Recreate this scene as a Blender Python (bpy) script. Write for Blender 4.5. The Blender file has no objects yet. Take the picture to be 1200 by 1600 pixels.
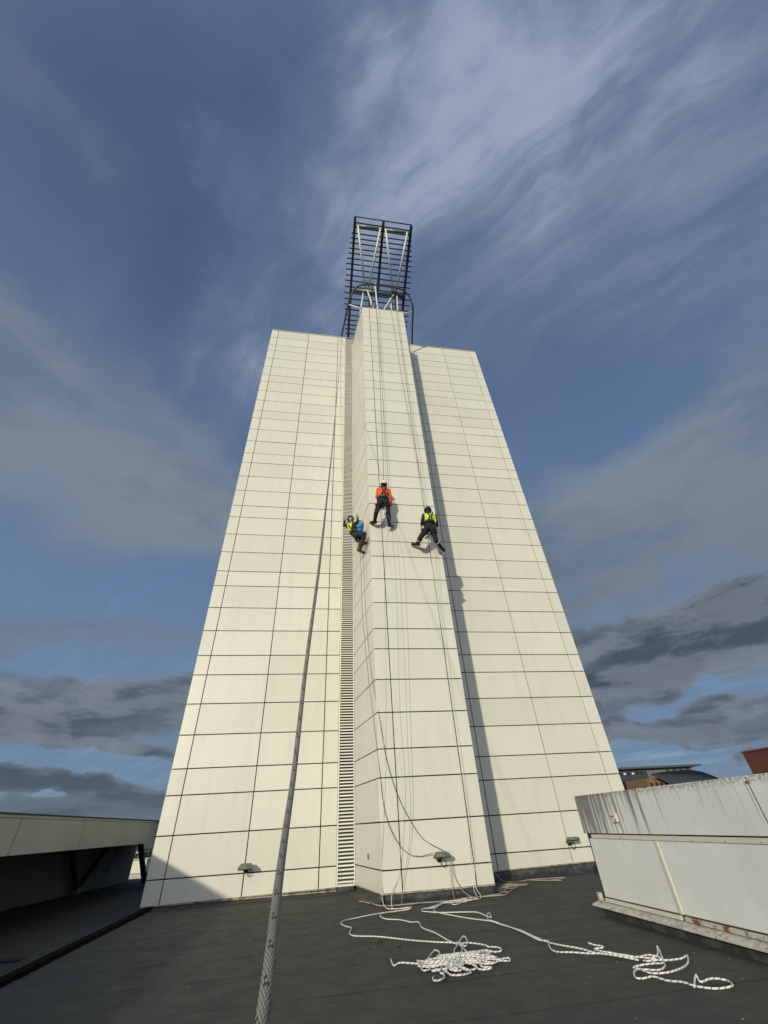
import bpy, bmesh, math, random
from math import sin, cos, pi, radians, hypot, atan2
from mathutils import Vector, Matrix
random.seed(7)
SC = bpy.context.scene
COL = SC.collection

# ------------------------------------------------------------------ camera
EYE = Vector((0.0, 0.0, 1.2))
cam_d = bpy.data.cameras.new('camera')
cam = bpy.data.objects.new('camera', cam_d)
COL.objects.link(cam)
cam_d.sensor_fit = 'VERTICAL'
cam_d.sensor_height = 36.0
cam_d.lens = 631.7 / 1600.0 * 36.0
cam_d.clip_start = 0.03
cam_d.clip_end = 6000.0
R = ((0.98869, 0.04724, 0.14236), (-0.14141, 0.61009, 0.77961), (-0.05003, -0.79092, 0.60987))
cam.matrix_world = Matrix(((R[0][0], -R[0][1], -R[0][2], EYE.x),
                           (R[1][0], -R[1][1], -R[1][2], EYE.y),
                           (R[2][0], -R[2][1], -R[2][2], EYE.z), (0, 0, 0, 1)))
SC.camera = cam

# ------------------------------------------------------------------ light
SUN_TRAVEL = Vector((0.56, 1.0, -0.265)).normalized()
to_sun = -SUN_TRAVEL
elev = math.asin(to_sun.z)
azim = atan2(to_sun.x, to_sun.y)
sun_d = bpy.data.lights.new('sun', 'SUN')
sun_d.energy = 2.65
sun_d.angle = radians(1.1)
sun_d.color = (1.0, 0.925, 0.72)
sun = bpy.data.objects.new('sun', sun_d)
COL.objects.link(sun)
sun.rotation_euler = SUN_TRAVEL.to_track_quat('-Z', 'Y').to_euler()
sun.location = (-20, -40, 30)

SC.view_settings.view_transform = 'Standard'
SC.view_settings.look = 'None'
SC.view_settings.exposure = 0.0
SC.view_settings.gamma = 1.0
SC.view_settings.use_curve_mapping = False
SC.cycles.max_bounces = 6
SC.cycles.transparent_max_bounces = 6

# ------------------------------------------------------------------ sky
world = bpy.data.worlds.new('World')
SC.world = world
world.use_nodes = True
wt = world.node_tree
for n in list(wt.nodes):
    wt.nodes.remove(n)


class G:
    """small helper to write node maths"""
    def __init__(s, tree):
        s.t = tree

    def n(s, typ, **kw):
        o = s.t.nodes.new(typ)
        for k, v in kw.items():
            setattr(o, k, v)
        return o

    def put(s, sock, v):
        if hasattr(v, 'is_output') or isinstance(v, bpy.types.NodeSocket):
            s.t.links.new(v, sock)
        else:
            sock.default_value = v

    def m(s, op, a, b=0.0, c=None, clamp=False):
        o = s.n('ShaderNodeMath', operation=op, use_clamp=clamp)
        s.put(o.inputs[0], a)
        s.put(o.inputs[1], b)
        if c is not None:
            s.put(o.inputs[2], c)
        return o.outputs[0]

    def v(s, op, a, b=(0, 0, 0), scale=None):
        o = s.n('ShaderNodeVectorMath', operation=op)
        s.put(o.inputs[0], a)
        s.put(o.inputs[1], b)
        if scale is not None:
            s.put(o.inputs['Scale'], scale)
        return o.outputs['Value'] if op in ('DOT_PRODUCT', 'LENGTH', 'DISTANCE') else o.outputs[0]

    def noise(s, vec, scale, detail=5.0, rough=0.55, dist=0.0, color=False, lac=2.0):
        o = s.n('ShaderNodeTexNoise')
        s.put(o.inputs['Vector'], vec)
        o.inputs['Scale'].default_value = scale
        o.inputs['Detail'].default_value = detail
        o.inputs['Roughness'].default_value = rough
        o.inputs['Lacunarity'].default_value = lac
        o.inputs['Distortion'].default_value = dist
        return o.outputs['Color' if color else 'Fac']

    def ramp(s, f, lo, hi, a=0.0, b=1.0, smooth=True):
        o = s.n('ShaderNodeMapRange')
        if smooth:
            o.interpolation_type = 'SMOOTHSTEP'
        s.put(o.inputs[0], f)
        for i, x in zip((1, 2, 3, 4), (lo, hi, a, b)):
            s.put(o.inputs[i], x)
        return o.outputs[0]

    def mix(s, f, a, b, mode='MIX'):
        o = s.n('ShaderNodeMix', data_type='RGBA', blend_type=mode)
        s.put(o.inputs[0], f)
        for i, x in ((6, a), (7, b)):
            if isinstance(x, (tuple, list)) and len(x) == 3:
                x = tuple(x) + (1.0,)
            s.put(o.inputs[i], x)
        return o.outputs[2]


def lin(c):
    return tuple(((x / 255.0) / 12.92 if x / 255.0 <= 0.04045 else ((x / 255.0 + 0.055) / 1.055) ** 2.4) for x in c)


SKY_STRENGTH = 0.1


def skyc(r, g, b):            # a cloud colour as seen, in the sky's own units
    return tuple(x / SKY_STRENGTH for x in lin((r, g, b)))


g = G(wt)
tc = g.n('ShaderNodeTexCoord').outputs['Generated']
d = g.v('NORMALIZE', tc)
sx = g.n('ShaderNodeSeparateXYZ')
g.put(sx.inputs[0], d)
dx_, dy_, dz_ = sx.outputs
zc = g.m('ADD', g.m('MAXIMUM', dz_, 0.0), 0.10)
px_ = g.m('DIVIDE', dx_, zc)
py_ = g.m('DIVIDE', dy_, zc)
cp = g.n('ShaderNodeCombineXYZ')
g.put(cp.inputs[0], px_)
g.put(cp.inputs[1], py_)
P = cp.outputs[0]
sky = g.n('ShaderNodeTexSky', sky_type='NISHITA', sun_disc=False)
sky.sun_elevation = elev
sky.sun_rotation = azim
sky.altitude = 20.0
sky.air_density = 1.2
sky.dust_density = 0.6
sky.ozone_density = 3.0
base = sky.outputs[0]


# cloud strokes: centre direction, run direction, half length, width, strength (angles as chord lengths)
VEIL = [
 ((0.025,0.334,0.942), (0.511,-0.814,0.275), 0.247, 0.12, 0.50),
 ((0.263,0.067,0.962), (0.780,-0.602,-0.172), 0.243, 0.105, 0.20),
 ((0.365,0.090,0.927), (0.080,-0.995,0.065), 0.121, 0.043, 0.20),
 ((0.424,0.211,0.880), (0.729,-0.656,-0.194), 0.366, 0.208, 0.20),
 ((-0.214,0.234,0.948), (-0.024,0.969,-0.245), 0.046, 0.025, 0.12),
 ((-0.290,0.235,0.928), (0.756,0.651,0.072), 0.318, 0.209, -0.16),
 ((-0.159,0.410,0.898), (0.892,-0.331,0.309), 0.155, 0.079, -0.08),
 ((0.529,0.473,0.705), (-0.842,0.183,0.508), 0.214, 0.117, -0.18),
 ((0.089,0.059,0.994), (-0.910,0.411,0.057), 0.104, 0.047, 0.06),
]
MAUVE = [
 ((-0.499,0.561,0.660), (0.783,0.619,0.066), 0.220, 0.125, 0.34),
 ((-0.458,0.699,0.550), (0.888,0.390,0.244), 0.221, 0.078, 0.30),
 ((-0.360,0.784,0.506), (0.925,0.226,0.306), 0.109, 0.062, 0.26),
 ((-0.415,0.850,0.324), (0.909,0.369,0.195), 0.213, 0.041, 0.28),
 ((0.676,0.493,0.548), (0.567,-0.823,0.040), 0.241, 0.085, 0.42),
 ((0.674,0.621,0.399), (0.668,-0.743,0.028), 0.248, 0.072, 0.46),
 ((0.773,0.532,0.345), (0.545,-0.836,0.069), 0.087, 0.044, 0.20),
 ((-0.481,0.161,0.862), (0.585,0.791,0.179), 0.071, 0.055, 0.12),
 ((-0.566,0.436,0.700), (0.540,0.838,-0.086), 0.068, 0.053, 0.20),
 ((0.725,0.254,0.640), (0.626,-0.631,-0.459), 0.062, 0.043, 0.15),
]
DARK = [
 ((-0.366,0.906,0.212), (0.929,0.341,0.146), 0.197, 0.053, 0.38),
 ((-0.351,0.926,0.141), (0.930,0.362,-0.060), 0.117, 0.017, 0.30),
 ((-0.503,0.828,0.249), (0.864,0.494,0.100), 0.085, 0.022, 0.22),
 ((-0.441,0.892,0.099), (0.893,0.448,-0.053), 0.117, 0.019, 0.36),
 ((-0.382,0.923,0.046), (0.923,0.384,-0.022), 0.160, 0.021, 0.40),
 ((-0.309,0.948,0.072), (0.945,0.315,-0.095), 0.077, 0.022, 0.32),
 ((0.661,0.695,0.282), (0.735,-0.675,-0.059), 0.239, 0.066, 0.50),
 ((0.576,0.791,0.206), (0.782,-0.607,0.145), 0.129, 0.053, 0.40),
 ((0.785,0.542,0.299), (0.577,-0.816,-0.035), 0.078, 0.045, 0.32),
 ((0.669,0.735,0.113), (0.738,-0.675,0.019), 0.162, 0.025, 0.36),
 ((0.716,0.683,0.147), (0.696,-0.680,-0.230), 0.075, 0.020, 0.34),
 ((0.658,0.748,0.089), (0.750,-0.662,0.019), 0.039, 0.010, 0.34),
 ((0.716,0.695,0.059), (0.697,-0.716,-0.033), 0.039, 0.013, 0.20),
]

# clear gaps between the banks
GAPS = [
 ((-0.464,0.876,0.131), (0.885,0.463,0.045), 0.079, 0.015, -0.50),
 ((-0.318,0.941,0.114), (0.937,0.330,-0.115), 0.078, 0.015, -0.50),
 ((-0.460,0.885,0.071), (0.888,0.461,0.003), 0.064, 0.007, -0.35),
 ((0.617,0.784,0.073), (0.787,-0.614,-0.060), 0.087, 0.015, -0.50),
 ((0.664,0.732,0.155), (0.654,-0.669,0.354), 0.075, 0.018, -0.35),
 ((0.711,0.601,0.363), (0.665,-0.744,-0.070), 0.043, 0.032, -0.40),
]

# breaks up every outline
wv = g.n('ShaderNodeCombineXYZ')
g.put(wv.inputs[0], dx_)
g.put(wv.inputs[1], dy_)
g.put(wv.inputs[2], g.m('MULTIPLY', dz_, 2.0))
W = wv.outputs[0]
w1 = g.v('SUBTRACT', g.noise(W, 2.6, 6, 0.6, color=True), (0.5, 0.5, 0.5))
dw_soft = g.v('ADD', d, g.v('SCALE', w1, scale=0.34))
dw_flat = g.v('ADD', d, g.v('MULTIPLY', w1, (0.26, 0.26, 0.13)))


def stroke(vec, cen, ax, hl, wd, amp, soft):
    rel = g.v('SUBTRACT', vec, cen)
    t = g.m('MINIMUM', g.m('MAXIMUM', g.v('DOT_PRODUCT', rel, ax), -hl), hl)
    dist = g.v('LENGTH', g.v('SUBTRACT', rel, g.v('SCALE', ax, scale=t)))
    return g.m('MULTIPLY', g.ramp(dist, wd * 0.15, wd * soft, 1.0, 0.0), amp)


def addall(xs):
    o = xs[0]
    for x in xs[1:]:
        o = g.m('ADD', o, x)
    return o


# high cirrus, drawn out along one wind direction
rotn = g.n('ShaderNodeMapping')
g.put(rotn.inputs[0], P)
rotn.inputs['Rotation'].default_value = (0, 0, radians(50))
strn = g.n('ShaderNodeMapping')
g.put(strn.inputs[0], rotn.outputs[0])
strn.inputs['Scale'].default_value = (0.5, 2.4, 1.0)
warp = g.v('SCALE', g.v('SUBTRACT', g.noise(P, 1.3, 4, 0.55, color=True), (0.5, 0.5, 0.5)), scale=0.95)
cv = g.v('ADD', strn.outputs[0], warp)
c1 = g.noise(cv, 1.3, 9, 0.55, 0.3)
c2 = g.noise(g.v('ADD', P, (7.3, 2.1, 0)), 1.1, 6, 0.5, 0.4)
c3 = g.noise(g.v('ADD', cv, (3.1, 8.8, 0)), 4.0, 9, 0.62, 0.15)
vs = addall([stroke(dw_soft, *st, 2.4) for st in VEIL])
comb = g.ramp(g.m('ADD', g.m('MULTIPLY', c1, 0.6), g.m('MULTIPLY', c3, 0.5)), 0.38, 0.72, 0.40, 1.30)
veil = addall([g.m('MULTIPLY', c1, 0.42), g.m('MULTIPLY', c2, 0.34), g.m('MULTIPLY', c3, 0.34),
               g.m('MULTIPLY', vs, comb)])
veil_m = g.ramp(veil, 0.52, 1.30, 0.0, 0.92)
thin_m = g.ramp(veil, 0.22, 0.66, 0.0, 0.75)
lo_sky = g.mix(g.ramp(dz_, 0.02, 0.20), skyc(136, 168, 186), skyc(124, 158, 196))
blue = g.mix(g.ramp(dz_, 0.20, 0.52), lo_sky, skyc(98, 126, 166))
blue = g.mix(g.ramp(dz_, 0.45, 0.90), blue, skyc(65, 87, 121))
base = g.mix(0.94, base, blue)
c = g.mix(thin_m, base, skyc(97, 117, 147))
c = g.mix(veil_m, c, skyc(156, 168, 190))

# lower clouds: plane-projected noise flattens towards the horizon
k1 = g.noise(g.v('ADD', g.v('ADD', P, (2.4, 0.3, 0)), g.v('SCALE', w1, scale=0.8)), 0.75, 9, 0.55)
W2 = g.v('ADD', g.v('MULTIPLY', d, (1.0, 1.0, 4.2)), g.v('SCALE', w1, scale=0.25))
k2 = g.noise(g.v('ADD', W2, (5.0, 1.0, 3.0)), 4.6, 9, 0.56)
k3 = g.noise(g.v('ADD', W2, (5.0, 1.0, 3.14)), 4.6, 9, 0.56)
gen = g.ramp(dz_, 0.05, 0.45, 0.04, -0.22)
k4 = g.noise(g.v('ADD', W, g.v('SCALE', w1, scale=0.5)), 3.2, 8, 0.52)
dens_m = addall([-0.01, g.m('MULTIPLY', k1, 0.42), g.m('MULTIPLY', k4, 0.55), g.m('MULTIPLY', gen, 0.5)] + [stroke(dw_flat, *st, 1.9) for st in MAUVE + GAPS])
m1 = g.ramp(dens_m, 0.42, 0.74)
mcol = g.mix(g.ramp(k4, 0.40, 0.66), skyc(126, 138, 152), skyc(104, 118, 136))
mcol = g.mix(g.ramp(dz_, 0.30, 0.60), g.mix(0.5, mcol, skyc(104, 116, 130)), mcol)
c = g.mix(g.m('MULTIPLY', m1, 0.86), c, mcol)
dens_d = addall([0.035, g.m('MULTIPLY', k1, 0.42), g.m('MULTIPLY', k2, 0.46), gen] + [stroke(dw_flat, *st, 1.7) for st in DARK + GAPS])
m2 = g.ramp(dens_d, 0.45, 0.68)
thick = g.ramp(dens_d, 0.48, 0.88, smooth=False)
under = g.ramp(g.m('SUBTRACT', k2, k3), -0.08, 0.10)
dcol = g.mix(thick, skyc(116, 128, 141), skyc(70, 80, 92))
dcol = g.mix(g.m('MULTIPLY', g.m('SUBTRACT', 1.0, under), 0.45), dcol, skyc(138, 147, 156))
dcol = g.mix(g.ramp(dz_, 0.03, 0.14, 0.6, 0.0), dcol, skyc(88, 105, 120))
c = g.mix(g.m('MULTIPLY', m2, 0.95), c, dcol)
bg = g.n('ShaderNodeBackground')
# the half of the sky round the low sun, behind the photographer, is bright haze
glow = g.mix(g.ramp(g.v('DOT_PRODUCT', d, tuple(to_sun)), 0.25, 1.0), (1.0, 1.0, 1.0), (5.9, 4.15, 2.9))
c = g.v('MULTIPLY', c, glow)
g.put(bg.inputs[0], c)
bg.inputs[1].default_value = SKY_STRENGTH
wo = g.n('ShaderNodeOutputWorld')
wt.links.new(bg.outputs[0], wo.inputs[0])

# ------------------------------------------------------------------ materials


def mat(name, base=(0.5, 0.5, 0.5), rough=0.6, metal=0.0, spec=0.5, fn=None):
    m = bpy.data.materials.new(name)
    m.use_nodes = True
    t = m.node_tree
    b = t.nodes['Principled BSDF']
    b.inputs['Base Color'].default_value = tuple(base) + (1,)
    b.inputs['Roughness'].default_value = rough
    b.inputs['Metallic'].default_value = metal
    b.inputs['Specular IOR Level'].default_value = spec
    if fn:
        fn(G(t), b)
    return m


def obj_co(q):
    return q.n('ShaderNodeTexCoord').outputs['Object']


def world_co(q):
    return q.n('ShaderNodeNewGeometry').outputs['Position']


def bump(q, b, h, strength=0.3, dist=0.01):
    o = q.n('ShaderNodeBump')
    q.put(o.inputs['Height'], h)
    o.inputs['Strength'].default_value = strength
    o.inputs['Distance'].default_value = dist
    q.t.links.new(o.outputs[0], b.inputs['Normal'])


def f_panel(q, b):
    w = world_co(q)
    rnd = q.n('ShaderNodeObjectInfo').outputs['Random']
    st = q.n('ShaderNodeMapping')
    q.put(st.inputs[0], w)
    st.inputs['Scale'].default_value = (1.0, 1.0, 0.12)
    streak = q.noise(st.outputs[0], 5.0, 6, 0.6)
    cloud = q.noise(w, 0.7, 4, 0.5)
    a = q.mix(q.ramp(rnd, 0, 1, smooth=False), (0.650, 0.635, 0.532), (0.705, 0.690, 0.585))
    a = q.mix(q.ramp(streak, 0.45, 0.80, 0.0, 0.22), a, (0.45, 0.44, 0.36))
    oc = q.n('ShaderNodeSeparateXYZ')
    q.put(oc.inputs[0], obj_co(q))
    fine_s = q.n('ShaderNodeMapping')
    q.put(fine_s.inputs[0], w)
    fine_s.inputs['Scale'].default_value = (9.0, 9.0, 0.5)
    run = q.noise(fine_s.outputs[0], 3.0, 5, 0.6)
    under = q.m('MULTIPLY', q.ramp(q.m('FRACT', oc.outputs[2]), 0.35, 0.78), q.ramp(run, 0.48, 0.74, 0.0, 0.20))
    a = q.mix(under, a, (0.34, 0.33, 0.26))
    a = q.mix(q.ramp(cloud, 0.35, 0.8, 0.0, 0.12), a, (0.52, 0.51, 0.42))
    q.t.links.new(a, b.inputs['Base Color'])
    q.put(b.inputs['Roughness'], q.ramp(cloud, 0.3, 0.7, 0.30, 0.42))
    bump(q, b, q.noise(w, 1.6, 3, 0.5), 0.22, 0.03)


M = {}
M['panel'] = mat('cream_panel', rough=0.36, spec=0.4, fn=f_panel)
M['core'] = mat('dark_cavity', (0.030, 0.030, 0.028), 0.9)
M['louvre'] = mat('white_louvre', (0.70, 0.69, 0.60), 0.45,
                  fn=lambda q, b: q.t.links.new(q.mix(q.ramp(q.n('ShaderNodeObjectInfo').outputs['Random'], 0, 1, 0, 1), (0.66, 0.65, 0.57), (0.76, 0.75, 0.66)), b.inputs['Base Color']))
M['steel_dark'] = mat('dark_painted_steel', (0.035, 0.037, 0.043), 0.45, 0.3,
                      fn=lambda q, b: q.t.links.new(q.mix(q.ramp(q.noise(obj_co(q), 9, 4, 0.6), 0.4, 0.7), (0.028, 0.030, 0.036), (0.060, 0.058, 0.058)), b.inputs['Base Color']))
M['rail'] = mat('brown_grey_tube', (0.055, 0.052, 0.052), 0.45)
M['rung'] = mat('blue_grey_bar', (0.07, 0.08, 0.105), 0.5)
M['steel_grey'] = mat('grey_steel_tube', (0.16, 0.165, 0.175), 0.42, 0.4)
M['steel_white'] = mat('pale_steel_tube', (0.62, 0.60, 0.54), 0.45, 0.1,
                       fn=lambda q, b: q.t.links.new(q.mix(q.ramp(q.noise(obj_co(q), 6, 5, 0.6), 0.5, 0.75, 0, 0.6), (0.78, 0.76, 0.68), (0.52, 0.50, 0.44)), b.inputs['Base Color']))


def f_roof(q, b):
    w = world_co(q)
    n1 = q.noise(w, 0.55, 6, 0.55, 0.5)
    n2 = q.noise(q.v('ADD', w, (4, 9, 0)), 3.5, 7, 0.62)
    n3 = q.noise(w, 160, 2, 0.5)
    sm = q.n('ShaderNodeMapping')
    q.put(sm.inputs[0], w)
    sm.inputs['Scale'].default_value = (0.5, 3.0, 1)
    n4 = q.noise(sm.outputs[0], 2.2, 8, 0.65, 0.8)
    rnd = q.n('ShaderNodeObjectInfo').outputs['Random']
    a = q.mix(q.ramp(n1, 0.3, 0.7), (0.042, 0.043, 0.038), (0.050, 0.050, 0.044))
    a = q.mix(q.ramp(rnd, 0, 1, 0.0, 0.35), a, (0.036, 0.039, 0.037))
    a = q.mix(q.ramp(n2, 0.55, 0.80, 0.0, 0.25), a, (0.068, 0.068, 0.060))
    a = q.mix(q.ramp(n4, 0.66, 0.80, 0.0, 0.5), a, (0.12, 0.12, 0.11))
    a = q.mix(q.ramp(n3, 0.4, 0.75, 0.0, 0.2), a, (0.085, 0.085, 0.078))
    # thin shadow line of each lap, painted dark into the colour
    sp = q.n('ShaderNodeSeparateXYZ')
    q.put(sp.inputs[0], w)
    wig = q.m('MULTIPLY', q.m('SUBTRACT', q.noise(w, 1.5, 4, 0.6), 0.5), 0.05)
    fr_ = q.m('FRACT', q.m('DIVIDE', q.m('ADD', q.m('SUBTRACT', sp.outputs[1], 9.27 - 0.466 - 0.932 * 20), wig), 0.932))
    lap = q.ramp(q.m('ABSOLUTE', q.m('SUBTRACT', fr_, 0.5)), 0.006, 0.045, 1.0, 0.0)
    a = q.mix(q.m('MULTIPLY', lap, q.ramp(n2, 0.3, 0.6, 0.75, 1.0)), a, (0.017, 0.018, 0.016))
    q.t.links.new(a, b.inputs['Base Color'])
    q.put(b.inputs['Roughness'], q.ramp(n2, 0.35, 0.7, 0.70, 0.9))
    h = q.m('ADD', q.m('MULTIPLY', n1, 1.3), q.m('ADD', q.m('MULTIPLY', n2, 0.25), q.m('MULTIPLY', n3, 0.05)))
    bump(q, b, h, 0.20, 0.03)


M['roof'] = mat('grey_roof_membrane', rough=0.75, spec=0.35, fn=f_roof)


def f_upstand(q, b):
    w = world_co(q)
    n1 = q.noise(w, 6, 6, 0.6, 0.6)
    a = q.mix(q.ramp(n1, 0.4, 0.7), (0.030, 0.032, 0.034), (0.075, 0.077, 0.074))
    q.t.links.new(a, b.inputs['Base Color'])
    bump(q, b, n1, 0.6, 0.03)


M['upstand'] = mat('dark_upstand_membrane', rough=0.6, fn=f_upstand)


def f_flash(q, b):
    w = world_co(q)
    n1 = q.noise(w, 9, 6, 0.65)
    a = q.mix(q.ramp(n1, 0.42, 0.66), (0.40, 0.38, 0.26), (0.10, 0.09, 0.05))
    q.t.links.new(a, b.inputs['Base Color'])


M['flash'] = mat('stained_drip_edge', rough=0.6, fn=f_flash)


def f_white(q, b):
    """weathered pale cladding of the low wall: grime runs from the top edge, mostly on the far end"""
    w = world_co(q)
    s = q.n('ShaderNodeSeparateXYZ')
    q.put(s.inputs[0], w)
    Y, Z = s.outputs[1], s.outputs[2]
    cm = q.n('ShaderNodeMapping')
    q.put(cm.inputs[0], w)
    cm.inputs['Scale'].default_value = (1, 6.5, 0.35)
    run = q.noise(cm.outputs[0], 3.0, 7, 0.62, 0.25)
    fine = q.noise(w, 26, 5, 0.6)
    big = q.noise(w, 1.6, 4, 0.5)
    a = q.mix(q.ramp(big, 0.3, 0.7), (0.66, 0.67, 0.63), (0.73, 0.74, 0.70))
    top = q.ramp(Z, 0.88, 1.39, 0.0, 1.0)
    endp = q.ramp(Y, 5.98, 6.00, 0.0, 1.0)
    far = q.ramp(Y, 6.4, 7.6, 0.0, 0.16)
    thr = q.m('ADD', q.m('ADD', run, q.m('MULTIPLY', top, 0.09)), q.m('MULTIPLY', q.m('MULTIPLY', endp, q.ramp(Z, 0.905, 0.92)), q.m('ADD', 0.13, far)))
    a = q.mix(q.ramp(thr, 0.60, 0.86, 0.0, 0.80), a, (0.085, 0.083, 0.074))
    edge = q.m('MULTIPLY', q.ramp(Z, 1.31, 1.386), q.ramp(fine, 0.42, 0.62))
    a = q.mix(q.m('MULTIPLY', edge, 0.7), a, (0.09, 0.09, 0.075))
    spots = q.n('ShaderNodeTexVoronoi')
    q.put(spots.inputs['Vector'], w)
    spots.inputs['Scale'].default_value = 30.0
    sp = q.m('MULTIPLY', q.ramp(spots.outputs['Distance'], 0.12, 0.2, 1.0, 0.0),
             q.m('MULTIPLY', q.ramp(Z, 0.15, 0.45, 1.0, 0.0), q.m('MULTIPLY', q.ramp(Y, 6.8, 7.2), q.ramp(fine, 0.5, 0.56))))
    a = q.mix(q.m('MULTIPLY', sp, 0.8), a, (0.10, 0.10, 0.08))
    a = q.mix(q.ramp(fine, 0.55, 0.8, 0.0, 0.18), a, (0.30, 0.31, 0.28))
    q.t.links.new(a, b.inputs['Base Color'])
    bump(q, b, fine, 0.12, 0.004)


M['white'] = mat('weathered_pale_cladding', rough=0.55, spec=0.35, fn=f_white)


def f_rust(q, b):
    w = world_co(q)
    n = q.noise(w, 7, 7, 0.65)
    n2 = q.noise(w, 40, 4, 0.6)
    a = q.mix(q.ramp(n, 0.50, 0.58), (0.50, 0.48, 0.40), (0.20, 0.09, 0.035))
    a = q.mix(q.ramp(n2, 0.55, 0.7, 0.0, 0.6), a, (0.10, 0.055, 0.03))
    q.t.links.new(a, b.inputs['Base Color'])


M['rusty'] = mat('rust_stained_trim', rough=0.7, fn=f_rust)


def f_ledge(q, b):
    w = world_co(q)
    n = q.noise(w, 14, 7, 0.65)
    a = q.mix(q.ramp(n, 0.42, 0.68), (0.56, 0.54, 0.47), (0.30, 0.28, 0.23))
    q.t.links.new(a, b.inputs['Base Color'])


M['rust_deep'] = mat('brown_rust', rough=0.85, fn=lambda q, b: q.t.links.new(q.mix(q.ramp(q.noise(world_co(q), 30, 4), 0.4, 0.6), (0.16, 0.07, 0.035), (0.07, 0.035, 0.02)), b.inputs['Base Color']))
M['ledge'] = mat('lichen_spotted_ledge', rough=0.75, fn=f_ledge)
M['batten'] = mat('cream_batten', (0.60, 0.58, 0.48), 0.5)
M['fascia'] = mat('stone_grey_fascia', rough=0.5, spec=0.4,
                  fn=lambda q, b: q.t.links.new(q.mix(q.ramp(q.noise(world_co(q), 0.9, 5, 0.55), 0.3, 0.7), (0.40, 0.39, 0.33), (0.47, 0.46, 0.39)), b.inputs['Base Color']))
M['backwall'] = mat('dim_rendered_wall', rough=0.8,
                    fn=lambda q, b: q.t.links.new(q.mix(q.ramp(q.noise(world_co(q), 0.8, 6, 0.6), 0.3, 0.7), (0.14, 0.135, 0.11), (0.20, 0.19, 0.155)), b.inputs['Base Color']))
M['black'] = mat('matt_black', (0.012, 0.012, 0.013), 0.6)
M['pitch'] = mat('pitch_black_kerb', (0.006, 0.006, 0.006), 1.0, spec=0.05)
M['glass_dark'] = mat('dark_glass', (0.012, 0.014, 0.017), 0.12, 0.0, 0.6)
M['rubber'] = mat('black_cable', (0.02, 0.02, 0.02), 0.5)


def rope_mat(name, light, dark, ku, kv, amt, fleck=0.35, rough=0.75, tr_n=11.0):
    """kernmantle sheath: two helices of strands crossing, a few dark tracer strands, grime"""
    def fn(q, b):
        uv = q.n('ShaderNodeTexCoord').outputs['UV']
        s = q.n('ShaderNodeSeparateXYZ')
        q.put(s.inputs[0], uv)
        U, V = s.outputs[0], s.outputs[1]
        a1 = q.m('ADD', q.m('MULTIPLY', U, ku), q.m('MULTIPLY', V, kv))
        a2 = q.m('SUBTRACT', q.m('MULTIPLY', U, ku), q.m('MULTIPLY', V, kv))
        f1 = q.m('ABSOLUTE', q.m('SUBTRACT', q.m('FRACT', a1), 0.5))
        f2 = q.m('ABSOLUTE', q.m('SUBTRACT', q.m('FRACT', a2), 0.5))
        weave = q.m('MULTIPLY', q.ramp(f1, 0.5, 0.3, 0.0, 1.0), q.ramp(f2, 0.5, 0.3, 0.0, 1.0))
        # dark tracer strands lie side by side: where two groups cross they show as a checker
        i1 = q.m('FLOOR', a1)
        i2 = q.m('FLOOR', a2)
        m1_ = q.m('LESS_THAN', q.m('FLOORED_MODULO', i1, tr_n), 2.0)
        m2_ = q.m('LESS_THAN', q.m('FLOORED_MODULO', i2, tr_n), 3.0)
        over = q.m('COMPARE', q.m('FLOORED_MODULO', q.m('ADD', i1, i2), 2.0), 0.0, 0.1)
        some = q.m('GREATER_THAN', q.noise(world_co(q), 30, 2), 0.62)
        tr = q.m('MULTIPLY', over, q.m('MAXIMUM', q.m('MULTIPLY', m1_, m2_), q.m('MULTIPLY', some, m1_)))
        w = world_co(q)
        gr = q.noise(w, 14, 5, 0.6)
        col = q.mix(q.ramp(gr, 0.35, 0.75, 0.0, 0.5), light, tuple(x * 0.62 for x in light))
        col = q.mix(q.m('MULTIPLY', q.m('SUBTRACT', 1.0, weave), amt), col, tuple(x * 0.25 for x in light))
        col = q.mix(q.m('MULTIPLY', tr, fleck), col, dark)
        q.t.links.new(col, b.inputs['Base Color'])
        bump(q, b, weave, 0.6, 0.0015)
    return mat(name, rough=rough, spec=0.25, fn=fn)


M['rope_near'] = rope_mat('grey_braided_rope', (0.32, 0.295, 0.26), (0.022, 0.022, 0.026), 12.0, 4.5, 0.9, 0.9, tr_n=6.0)


def f_fleck(light, dark, kv, duty):
    """white sheath with a pair of dark tracer strands winding round it"""
    def fn(q, b):
        s_ = q.n('ShaderNodeSeparateXYZ')
        q.put(s_.inputs[0], q.n('ShaderNodeTexCoord').outputs['UV'])
        w = world_co(q)
        jit = q.m('MULTIPLY', q.noise(w, 9, 3), 0.9)
        a1 = q.m('FRACT', q.m('ADD', q.m('ADD', q.m('MULTIPLY', s_.outputs[0], 1.0), q.m('MULTIPLY', s_.outputs[1], kv)), jit))
        tr = q.ramp(q.m('ABSOLUTE', q.m('SUBTRACT', a1, 0.5)), duty, duty + 0.06, 1.0, 0.0)
        col = q.mix(q.ramp(q.noise(w, 5, 5, 0.6), 0.4, 0.75, 0.0, 0.45), light, tuple(x * 0.6 for x in light))
        col = q.mix(tr, col, dark)
        q.t.links.new(col, b.inputs['Base Color'])
    return fn


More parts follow.
